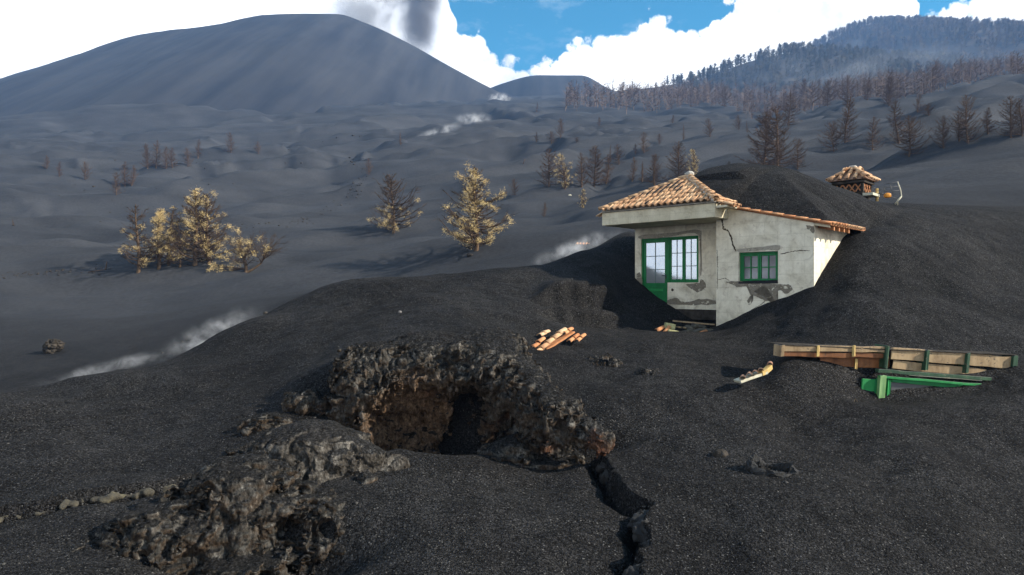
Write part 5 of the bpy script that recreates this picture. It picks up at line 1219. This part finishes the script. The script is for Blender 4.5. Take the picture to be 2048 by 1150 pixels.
# ------------------------------------------------------------------ dead pines
class TubeSet:
    def __init__(s): s.V = []; s.F = []; s.n = 0
    def tube(s, pts, rads, sides=3):
        pts = np.asarray(pts, float); k = len(pts); d = np.gradient(pts, axis=0); d /= np.linalg.norm(d, axis=1)[:, None]+1e-9
        u = np.cross(d, np.array([0.31, 0.47, 0.83])); u /= np.linalg.norm(u, axis=1)[:, None]+1e-9; v = np.cross(d, u)
        a = 2*np.pi*np.arange(sides)/sides
        R = pts[:, None]+(u[:, None]*np.cos(a)[None, :, None]+v[:, None]*np.sin(a)[None, :, None])*np.asarray(rads)[:, None, None]
        s.V.append(R.reshape(-1, 3)); b = s.n
        i = np.arange(k-1)[:, None]; j = np.arange(sides)[None]; j2 = (j+1) % sides
        s.F.append(np.stack([b+i*sides+j, b+i*sides+j2, b+(i+1)*sides+j2, b+(i+1)*sides+j], -1).reshape(-1, 4)); s.n += k*sides
    def blade(s, a, b, w):
        d = b-a; u = np.cross(d, np.array([0.3, 0.9, 0.4])); u = u/(np.linalg.norm(u)+1e-9)*w
        s.V.append(np.array([a-u, a+u, b+u*0.3, b-u*0.3])); s.F.append(np.array([[0, 1, 2, 3]])+s.n); s.n += 4
    def mesh(s, name): return mesh_np(name, np.concatenate(s.V), np.concatenate(s.F), False)
def needle_mesh(name, tips, rs, n=40, L=0.26, w=0.013):
    V = []
    for t in tips:
        d = rs.randn(n, 3); d[:, 2] = d[:, 2]*0.7+0.25; d /= np.linalg.norm(d, axis=1)[:, None]; c = t+rs.randn(n, 3)*L*0.60-np.array([0, 0, 0.05])
        s = np.cross(d, rs.randn(n, 3)); s /= np.linalg.norm(s, axis=1)[:, None]
        V.append(np.stack([c-s*w, c+s*w, c+d*L*(0.7+0.6*rs.rand(n, 1))], 1).reshape(-1, 3))
    V = np.concatenate(V); return mesh_np(name, V, np.arange(len(V)).reshape(-1, 3), False)
def pine(seed, H=8.0, R=2.2, thick=1.0, whorls=24, yellow=0.0, ybias=None, shape='cone', lowbare=0.05, twigs=7):
    rs = np.random.RandomState(seed); tr = TubeSet(); br = TubeSet(); tips = []
    zz = np.linspace(-0.6, H, 9); bend = np.stack([0.16*np.sin(zz*0.6+seed)-0.16*np.sin(seed), 0.14*np.cos(zz*0.5+seed*2)-0.14*np.cos(seed*2), zz], -1); bend[:, :2] -= bend[1, :2]*0
    rad = np.interp(zz, [-0.6, 0, H], [0.17, 0.15, 0.025])*thick**0.5*(H/8)
    tr.tube(bend, rad, 6)
    def axis(z): return np.array([np.interp(z, zz, bend[:, 0]), np.interp(z, zz, bend[:, 1]), z])
    for wv in range(whorls):
        z = H*(lowbare+(0.985-lowbare)*(wv+rs.rand()*0.6)/whorls); f = z/H
        Lm = R*((1-f)**0.72*(0.55+0.45*min(1, f/0.16)) if shape == 'cone' else (1-f**2.2)*(0.5+0.5*min(1, f/0.3)))+0.10
        nb = rs.randint(3, 6)
        a0 = rs.rand()*6.28
        for b in range(nb):
            a = a0+6.28*b/nb+rs.randn()*0.45; gap = 0.55+0.6*vnoise2(np.array([a*0.8+seed]), np.array([f*4.0]), seed)[0]; L = Lm*(0.40+0.75*rs.rand())*max(0.35, min(1.15, gap+0.45)); dirh = np.array([math.cos(a), math.sin(a), 0]); p0 = axis(z)
            elev = 0.08+0.60*f+rs.randn()*0.20
            t = np.linspace(0, 1, 5)
            pts = p0+np.outer(t*L*math.cos(elev), dirh)+np.outer(t*L*math.sin(elev)-0.16*L*t*(1-t)*2+0.22*L*t**3, [0, 0, 1])+rs.randn(5, 3)*0.03*L*t[:, None]
            r0 = (0.012+0.012*L)*thick; br.tube(pts, r0*(1-0.8*t)+0.003*thick, 3)
            for q in range(max(2, int(twigs*(0.5+L/R)))):
                tt = 0.25+0.75*rs.rand(); i = min(3, int(tt*4)); g = tt*4-i; s0 = pts[i]*(1-g)+pts[i+1]*g
                d = dirh*(0.6+0.5*rs.rand())+np.cross(dirh, [0, 0, 1])*rs.choice([-1, 1])*(0.5+0.5*rs.rand())+np.array([0, 0, 0.25+0.5*rs.rand()]); d /= np.linalg.norm(d)
                l = L*(0.16+0.20*rs.rand())+0.08; mid_ = s0+d*l*0.55+rs.randn(3)*0.03*l; end = s0+d*l+np.array([0, 0, 0.10*l])
                br.tube([s0, mid_], [0.008*thick, 0.006*thick], 3); br.blade(mid_, end, 0.006*thick)
                for e in range(3):
                    d2 = d+rs.randn(3)*0.7; d2 /= np.linalg.norm(d2); br.blade(s0+(mid_-s0)*(0.4+0.3*e), s0+(mid_-s0)*(0.4+0.3*e)+d2*l*0.55, 0.006*thick)
                if yellow > 0:
                    pr = yellow*(1.0 if ybias is None else ybias(f, a, rs))
                    if rs.rand() < pr: tips.append(end); 
                    if rs.rand() < pr*0.6: tips.append(mid_)
    return tr.mesh('trunk'), br.mesh('crown'), (needle_mesh('needles', tips, rs) if tips else None)
def forked(seed):
    rs = np.random.RandomState(seed); tr = TubeSet(); br = TubeSet(); tips = []
    tr.tube([(0, 0, -0.5), (0.0, 0, 0.3), (-0.15, 0.05, 0.9), (-0.5, 0.1, 1.7)], [0.17, 0.15, 0.11, 0.07], 6)
    tr.tube([(0.05, 0, 0.0), (0.6, 0.1, 0.35), (1.25, 0.1, 0.9), (1.5, 0.2, 1.7)], [0.12, 0.10, 0.08, 0.05], 6)
    def grow(p, d, L, r, lev):
        d = d/np.linalg.norm(d); pts = [p]; q = p.copy(); dd = d.copy()
        for k in range(3): dd = dd+rs.randn(3)*0.16+np.array([0, 0, 0.05]); dd /= np.linalg.norm(dd); q = q+dd*L/3; pts.append(q.copy())
        br.tube(pts, np.linspace(r, r*0.45, 4), 3)
        if lev == 0:
            if rs.rand() < (0.012 if pts[-1][0] > -0.6 else 0.05): tips.append(pts[-1])
            return
        for k in range(4 if lev > 1 else 4):
            i = rs.randint(1, 4); grow(np.array(pts[i]), dd+rs.randn(3)*np.array([0.75, 0.75, 0.5])+np.array([0, 0, 0.1]), L*0.62, r*0.5, lev-1)
    for c in ((-0.5, 0.1, 1.7), (-0.3, 0.05, 1.2), (1.5, 0.2, 1.7), (1.25, 0.1, 0.9), (0.0, 0, 0.6), (-0.15, 0.05, 0.9), (1.4, .15, 1.3)):
        for k in range(4): grow(np.array(c), np.array([rs.randn()*0.8+(0.5 if c[0] > 0 else -0.5), rs.randn()*0.7, 0.7]), 1.25, 0.045, 3)
    for k in range(14):
        tips.append(np.array([-1.0-2.0*rs.rand(), rs.randn()*0.4-0.4, 0.05+0.9*rs.rand()**2])); br.tube([(-0.1, 0, 0.3), tips[-1]*0.5+np.array([0, 0, 0.15]), tips[-1]], [0.03, 0.02, 0.008], 3)
    return tr.mesh('trunk'), br.mesh('crown'), needle_mesh('needles', tips, rs, 40, 0.20, 0.013)

def set_tree(name, meshes, base, H, H0, rotz, label, group=None, mats=('bark_near', 'twig_near', 'needles'), sx=1.0):
    o = empty(name, base-Vector((0, 0, 0.0))); k = H/H0; o.scale = (k*sx, k*sx, k); o.rotation_euler = (0.05*math.sin(rotz*7), 0.06*math.cos(rotz*5), rotz)
    tag(o, label, 'tree', group)
    for nm, me, mt in zip(('trunk', 'crown', 'needles'), meshes, mats):
        if me is None: continue
        if not me.materials: me.materials.append(MATS[mt])
        c = bpy.data.objects.new(nm, me); COL.objects.link(c); c.parent = o
    return o
def place(px, py, hpx, ymin=30): h = hit(px, py, ymin); return h, hpx/F*h.y
lowy = lambda f, a, rs: max(0.0, 1.25-1.5*f)
# the nearer trees
N = []
N.append((277, 547, 135, pine(101, 8, 3.3, 2.0, 17, 0.05, lowy, lowbare=0.08, twigs=9), 0.3, 'gaunt pine with a few yellow tufts, leftmost of the yellowing clump at left'))
N.append((318, 538, 118, pine(102, 8, 1.9, 2.0, 22, 0.10, lambda f, a, rs: 0.4+1.6*(f > .6)), 1.1, 'slim pine with a yellow tufted top, second from left in the yellowing clump'))
N.append((338, 530, 118, pine(103, 8, 2.7, 2.0, 20, 0.04, twigs=10), 2.0, 'dark bare pine in the middle of the yellowing clump'))
N.append((360, 536, 90, pine(104, 8, 3.2, 2.0, 17, 0.04, lowy, twigs=9), 2.6, 'short bare pine with yellow skirt between the dark pine and the tallest pine'))
N.append((390, 532, 153, pine(105, 8, 2.9, 2.0, 26, 0.09, lambda f, a, rs: 1.0), 0.9, 'tallest pine of the yellowing clump, strewn with yellow tufts'))
N.append((418, 528, 140, pine(106, 8, 3.7, 2.0, 26, 0.03, twigs=11), 1.7, 'broad bare brown pine behind the tallest yellow-tufted pine'))
N.append((787, 470, 116, pine(107, 8, 4.0, 1.9, 32, 0.05, lambda f, a, rs: 1.2*(f < .35)), 0.5, 'lone brown conical pine with few yellow tufts on the open slope'))
N.append((953, 502, 165, pine(108, 8, 3.9, 2.0, 28, 0.14, lambda f, a, rs: 1.35-1.0*f), 0.2, 'lone broad pine covered with pale yellow needles, left of the house'))
for (px, py, hp, ms, rz, lab) in N:
    b, H = place(px, py, hp); set_tree('pine_tree', ms, b, H, 8.0, rz, lab, sx=1.12)
b, H = place(492, 545, 82); set_tree('pine_tree', forked(109), b, H, 3.6, 0.0, 'low spreading forked pine with yellow branches at its foot, right of the clump')

# prototypes for the slope: bare brown pines
PA = [pine(201, 8, 2.9, 1.7, 30, twigs=10), pine(202, 8, 3.5, 1.7, 26, twigs=10), pine(203, 8, 2.0, 1.7, 30, twigs=10), pine(204, 8, 3.6, 1.7, 28, shape='round', twigs=8),
      pine(205, 8, 3.0, 1.7, 28, 0.05, twigs=12), pine(206, 8, 1.3, 2.4, 20, twigs=6)]
MFAR = ('bark', 'twig', 'needles')
M_ = [  # px, py of the foot, height in px, prototype, stretch sideways, label
 (1097, 374, 78, 1, 1, 'bare pine with open branches, leftmost of the clump left of the roof peak'),
 (1130, 380, 70, 4, 1, 'bare pine with pale flecks, second from left in the clump left of the roof peak'),
 (1163, 376, 70, 2, 1.1, 'narrow bare pine in the middle of the clump left of the roof peak'),
 (1188, 374, 82, 0, 1.1, 'tallest bare pine of the clump left of the roof peak'),
 (1212, 368, 60, 2, 1.2, 'short bare pine at the right end of the clump left of the roof peak'),
 (1238, 330, 42, 1, 1, 'small bare pine standing behind the clump, up the slope'),
 (1221, 326, 34, 5, 1, 'thin bare stem just left of the small pine behind the clump'),
 (1264, 363, 50, 2, 1, 'slim bare pine between the clump and the roof peak'),
 (1284, 366, 42, 5, 1.4, 'thin bare sapling just left of the roof peak pines'),
 (1309, 372, 64, 0, 1.2, 'bushy bare pine behind the left hip of the tiled roof'),
 (1355, 372, 88, 0, 1.15, 'tall bare pine directly behind the roof peak'),
 (1386, 362, 62, 4, 1.0, 'pale flecked pine just right of the roof peak'),
 (1288, 306, 42, 1, 1, 'conical bare pine up the slope above the roof, in the middle'),
 (1271, 309, 22, 2, 1.2, 'tiny bare pine at the left foot of the conical pine above the roof'),
 (1318, 290, 22, 3, 0.9, 'small round bare tree right of the conical pine above the roof'),
 (1367, 280, 32, 5, 1, 'thin lone stem on the slope above the roof peak'),
 (1420, 277, 38, 1, 1, 'lone dense conical pine on the open slope above the ash mound'),
 (1345, 247, 17, 2, 1.3, 'tiny far pine on the bare slope, highest above the roof'),
 (1478, 260, 30, 3, 0.8, 'small rounded bare tree of the pair left of the big pines'),
 (1495, 265, 24, 5, 1, 'thin stem of the pair left of the big pines'),
 (1458, 338, 16, 3, 1, 'little bare bush at the left foot of the big pines'),
 (1525, 338, 112, 0, 1.25, 'big dark pine with a dense top, left of the two behind the ash mound'),
 (1556, 345, 132, 1, 1.05, 'biggest bare pine behind the ash mound, right of the two'),
 (1595, 341, 62, 1, 1, 'smaller bare pine at the right foot of the biggest pine'),
 (1576, 252, 66, 0, 1, 'distant pine seen above the biggest pine'),
 (1551, 262, 16, 5, 1.5, 'tiny bare stem right of the biggest pine'),
 (1668, 304, 62, 3, 0.95, 'rounded bare tree at the left foot of a tall pine above the chimney'),
 (1690, 286, 92, 0, 1, 'tall bare pine up the slope above the chimney'),
 (1745, 303, 70, 1, 0.9, 'upright bare pine just above right of the chimney'),
 (1798, 290, 88, 2, 1.1, 'tall slim pine behind the leaning bushy pine'),
 (1818, 316, 84, 3, 0.95, 'wide bushy bare pine above the aerial'),
 (1887, 297, 66, 3, 0.8, 'dark rounded bare tree, left of the tall pair at right'),
 (1918, 284, 62, 3, 0.9, 'brown bush-like pine in the middle of the pair at right'),
 (1936, 289, 98, 1, 0.9, 'tall brown pine with pale stem on the right-hand slope'),
 (1976, 272, 54, 2, 1.2, 'thin bare pine right of the tall pale-stemmed pine'),
 (2022, 280, 84, 1, 0.9, 'large bare pine at the right edge'),
 (2044, 272, 76, 0, 1, 'bare pine cut by the right edge of the view'),
 (1450, 217, 42, 3, 0.75, 'dark round pine standing alone before the forest edge'),
 (1835, 228, 38, 1, 0.9, 'small pine on the slope under the right-hand forest'),
 (1858, 235, 24, 3, 1.5, 'low fallen-looking bush on the right-hand slope'),
 (1778, 213, 60, 0, 1, 'tall pine at the foot of the forest, centre right'),
 (1694, 214, 62, 3, 0.8, 'dark bushy pine at the foot of the forest, above the chimney'),
 (1655, 212, 52, 3, 0.8, 'round dark pine at the foot of the forest, left of the bushy one'),
 (1610, 214, 56, 0, 1, 'pine at the foot of the forest, left of the round dark one'),
 (1735, 205, 46, 3, 0.9, 'broad low pine between two taller ones at the forest foot'),
 (1121, 274, 38, 1, 0.9, 'lone conical pine on the grey slope above the clump'),
 (1103, 290, 24, 3, 1.0, 'low round bare bush left below the lone conical pine'),
 (1073, 284, 20, 2, 1.2, 'tiny twin-stemmed pine left of the round bare bush'),
 (1153, 289, 12, 3, 1.6, 'flat dry bush right of the lone conical pine'),
 (1198, 254, 19, 2, 1.3, 'tiny far pine right of the lone conical pine'),
 (1030, 391, 34, 3, 0.7, 'small bare tree right of the yellow-needled pine'),
 (1088, 434, 30, 2, 1.0, 'faint thin sapling below the clump, left of the roof corner'),
 (1166, 417, 38, 4, 0.8, 'pale dry sapling just left of the roof corner'),
 (738, 352, 34, 3, 0.6, 'dark leafless tree by the stony gully'),
 (801, 290, 26, 5, 1.3, 'small charred stem on the slope below the fumes'),
 (1073, 226, 20, 5, 1.3, 'charred stem under the saddle between the cones'),
 (27, 452, 14, 5, 1.3, 'tiny pale sapling at the far left edge'),
 (93, 338, 28, 2, 1.2, 'leftmost of the small reddish pines under the cone'),
 (119, 353, 30, 2, 1.0, 'second small reddish pine from the left under the cone'),
 (170, 361, 38, 3, 0.7, 'reddish shrubby pine third from the left under the cone'),
 (233, 391, 46, 1, 0.8, 'front reddish pine of the trio below the cone'),
 (250, 374, 50, 2, 1.1, 'middle reddish pine of the trio below the cone'),
 (263, 373, 42, 2, 1.1, 'right-hand reddish pine of the trio below the cone'),
 (295, 339, 50, 0, 0.9, 'left pine of the reddish row of four under the cone'),
 (312, 338, 56, 2, 1.1, 'tallest pine of the reddish row of four under the cone'),
 (332, 338, 46, 0, 0.9, 'third pine of the reddish row of four under the cone'),
 (345, 337, 42, 2, 1.2, 'right pine of the reddish row of four under the cone'),
 (376, 342, 40, 3, 0.6, 'small reddish pine right of the row of four'),
 (396, 319, 38, 2, 1.0, 'higher reddish pine behind and right of the row of four'),
 (462, 309, 42, 1, 0.9, 'lone reddish pine with spread foot under the cone centre'),
 (517, 309, 26, 3, 0.7, 'small reddish round tree right of the lone spread pine'),
]
for i, (px, py, hp, k, sx, lab) in enumerate(M_):
    b, H = place(px, py, hp, 34 if px < 1260 or py < 330 else 50)
    set_tree('pine_tree', PA[k], b-Vector((0, 0, 0.02*H)), H*1.02, 8.0, (i*2.4) % 6.28, lab, 'bare pines standing on the ash slopes', MFAR, sx)
# fallen branch at the left edge of the yellowing clump
h = hit(205, 548, 40)
k = h.y/F
o = rod([h+Vector((-28*k, 0, 0.05)), h+Vector((-8*k, 0, 4*k)), h+Vector((6*k, 0, 6*k)), h+Vector((9*k, 0, 22*k))], 1.0*k, 'fallen_branch', None, 'bark')
tag(o, 'crooked dark branch lying left of the yellowing clump', 'branch')
o = rod([P(1046, 334, 118), P(1052, 318, 118)], 0.10, 'charred_stem', None, 'bark'); bb = hit(1046, 334, 40); o.matrix_world = Matrix.Translation(bb-P(1046, 334, 118)*1.0+Vector((0, 0, 0)))
tag(o, 'leaning charred stem alone on the slope left of the bare clump', 'tree')

# ------------------------------------------------------------------ forest along the foot of the hills (too many to count) and on the hills
def spike_tree(seed, n, H, R, tw, round_=False, wid=0.16):
    rs = np.random.RandomState(seed); V = []; Fc = []
    for a in (0, 2.1, 4.2): V.append((tw*math.cos(a), tw*math.sin(a), -0.06*H))
    V.append((rs.randn()*0.06, rs.randn()*0.06, H)); Fc += [(0, 1, 3), (1, 2, 3), (2, 0, 3)]
    for k in range(n):
        f = 0.12+0.86*rs.rand(); a = rs.rand()*6.28; L = R*((1-f)**0.7 if not round_ else (1-f**2))*(0.6+0.6*rs.rand())+0.2; z = f*H; b = len(V)
        ca, sa = math.cos(a), math.sin(a); e = 0.55*L+rs.randn()*0.35*L
        V += [(-sa*wid, ca*wid, z-wid), (sa*wid, -ca*wid, z+wid), (ca*L, sa*L, z+e)]; Fc.append((b, b+1, b+2))
    return np.array(V), np.array(Fc)
def forest(name, protos, pts, hs, seed, mat, label):
    rs = np.random.RandomState(seed); VV = []; FF = []; nb = 0
    which = rs.randint(0, len(protos), len(pts))
    for w_ in range(len(protos)):
        m = which == w_; q = pts[m]; s = hs[m]; n = len(q)
        if n == 0: continue
        V, Fc = protos[w_]; a = rs.rand(n)*6.28; c, sn_ = np.cos(a), np.sin(a)
        X = (V[None, :, 0]*c[:, None]-V[None, :, 1]*sn_[:, None])*s[:, None]; Y = (V[None, :, 0]*sn_[:, None]+V[None, :, 1]*c[:, None])*s[:, None]; Z = V[None, :, 2]*s[:, None]
        W = np.stack([X, Y, Z], -1)+q[:, None, :]
        VV.append(W.reshape(-1, 3)); FF.append((Fc[None]+(np.arange(n)*len(V))[:, None, None]+nb).reshape(-1, 3)); nb += n*len(V)
    return tag(link(name, mesh_np(name, np.concatenate(VV), np.concatenate(FF), False), None, MATS[mat]), label, kind='stuff')
rs = np.random.RandomState(77)
def band(n, x0, x1, ymin, ymax, y_of_px):
    px = x0+(x1-x0)*rs.rand(n); Yd = ymin+(ymax-ymin)*rs.rand(n)**0.9+y_of_px(px); X = ray_x(px, Yd)
    zt = terrain(X, Yd, False); zh = near_h(X, Yd)
    return np.stack([X, Yd, np.maximum(zt, zh)], -1), px
SP = [spike_tree(1, 46, 1, 0.20, 0.016, wid=0.012), spike_tree(2, 46, 1, 0.15, 0.016, wid=0.012), spike_tree(3, 40, 1, 0.24, 0.016, True, 0.012), spike_tree(4, 24, 1, 0.09, 0.018, wid=0.010)]
q1, px1 = band(1250, 1300, 2120, 250, 520, lambda p: np.interp(p, [1300, 1500, 1750, 2100], [220, 110, 50, 20])+70*vnoise2(p/60, p*0+2.5, 4))
h1 = 4+9*rs.rand(len(q1))**1.6; o1 = np.argsort(-h1/q1[:, 1])       # the ones that show largest are trees of their own
def single_trees(idx, q, hs, protos, label, group):
    ms = []
    for V, Fc in protos: me = mesh_np('pine_tree', V, Fc, False); me.materials.append(MATS['twig_far']); ms.append(me)
    for n_, i in enumerate(idx):
        o = bpy.data.objects.new('pine_tree', ms[n_ % len(ms)]); COL.objects.link(o); o.location = q[i]; s_ = float(hs[i]); o.scale = (s_, s_, s_); o.rotation_euler = (0.05*math.sin(n_), 0.05*math.cos(2.3*n_), n_*2.1)
        tag(o, label, 'tree', group)
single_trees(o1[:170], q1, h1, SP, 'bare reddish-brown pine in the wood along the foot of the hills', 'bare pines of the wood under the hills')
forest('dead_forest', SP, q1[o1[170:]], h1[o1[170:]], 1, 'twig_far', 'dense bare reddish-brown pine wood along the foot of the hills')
q2, px2 = band(260, 1130, 1420, 420, 700, lambda p: 0*p)
h2 = 8+9*rs.rand(len(q2)); o2 = np.argsort(-h2/q2[:, 1])
single_trees(o2[:60], q2, h2, [SP[3], SP[1]], 'thin charred trunk on the saddle between the small cone and the hill', 'charred trunks on the saddle')
forest('dead_forest', [SP[3], SP[1], SP[3]], q2[o2[60:]], h2[o2[60:]], 2, 'twig_far', 'thin charred trunks on the saddle between the small cone and the hill')
def on_hill(n, x0, x1, hf, Yc, ymin, sd):
    px = x0+(x1-x0)*rs.rand(n); Yd = Yc+6-(Yc+6-ymin)*rs.rand(n)**1.15; X = ray_x(px, Yc); z = hf(X, Yd); return np.stack([X, Yd, z], -1)
GP_ = [spike_tree(11, 60, 1, 0.26, 0.02, wid=0.030), spike_tree(12, 60, 1, 0.22, 0.02, wid=0.030), spike_tree(13, 60, 1, 0.30, 0.02, True, 0.032)]
q3 = on_hill(1700, 1330, 2150, near_h, 1000, 620, 0)
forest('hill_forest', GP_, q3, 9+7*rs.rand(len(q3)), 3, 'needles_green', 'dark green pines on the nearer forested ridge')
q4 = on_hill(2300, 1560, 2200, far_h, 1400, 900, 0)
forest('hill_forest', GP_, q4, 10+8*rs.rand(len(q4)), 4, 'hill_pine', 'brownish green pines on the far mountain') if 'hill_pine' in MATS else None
# ------------------------------------------------------------------ steam, smoke and the ash plume
mk_steam('steam', (0.97, 0.98, 1.0), 0.55, 1.3, 0.50, gain=5.0)
mk_steam('steam_far', (0.97, 0.98, 1.0), 0.22, 0.22, 0.45)
mk_steam('smoke_far', (0.85, 0.92, 1.0), 0.006, 0.012, 0.40, gain=3.0)
mk_steam('plume_dark', (0.12, 0.108, 0.095), 0.20, 0.018, 0.34, absorb=(0.2, 0.2, 0.2), gain=3.0)
mk_steam('plume_pale', (0.50, 0.45, 0.38), 0.05, 0.022, 0.40, gain=3.0)
bm = bmesh.new(); bmesh.ops.create_icosphere(bm, subdivisions=3, radius=1.0)
_ball = bpy.data.meshes.new('steam'); bm.to_mesh(_ball); bm.free()
def puff(name, px, py, Y, wpx, hpx, dep, mat, label, rot=0.0):
    me = _ball.copy(); me.materials.append(MATS[mat]); o = bpy.data.objects.new(name, me); COL.objects.link(o)
    o.location = P(px, py, Y); o.rotation_euler = (0, -rot, 0); o.scale = (wpx/F*Y, dep, hpx/F*Y)
    return tag(o, label, kind='stuff')
puff('steam', 425, 668, 30, 130, 34, 3.0, 'steam', 'white steam drifting along the crest of the near hump', math.radians(28))
puff('steam', 240, 730, 24, 180, 20, 2.5, 'steam', 'low thin steam along the left part of the crest', math.radians(14))
puff('steam', 1150, 497, 33, 120, 26, 3.5, 'steam', 'white steam rising left of the house', math.radians(20))
puff('steam', 948, 238, hit(948, 246, 60).y, 46, 15, 8.0, 'steam_far', 'white fumes from the fissure below the cone')
puff('steam', 880, 262, hit(880, 268, 60).y, 60, 9, 8.0, 'steam_far', 'thin white fumes trailing along the fissure', math.radians(18))
puff('steam', 1000, 198, 620, 30, 10, 20.0, 'steam_far', 'wisps at the right foot of the cone')
puff('smoke', 1640, 142, 680, 240, 30, 60.0, 'smoke_far', 'bluish smoke lying over the forest at the hill foot')
puff('smoke', 1880, 120, 800, 220, 34, 60.0, 'smoke_far', 'bluish smoke lying before the far mountain')
puff('smoke', 1700, 98, 1150, 45, 22, 30.0, 'smoke_far', 'thin smoke wisp rising on the far mountain', math.radians(35))
puff('ash_plume', 842, -10, 1000, 54, 215, 60.0, 'plume_dark', 'dark column of falling ash over the crater', math.radians(-6))
puff('ash_plume', 745, 0, 1010, 115, 130, 80.0, 'plume_pale', 'pale brown ash cloud behind the rim of the cone', math.radians(-10))
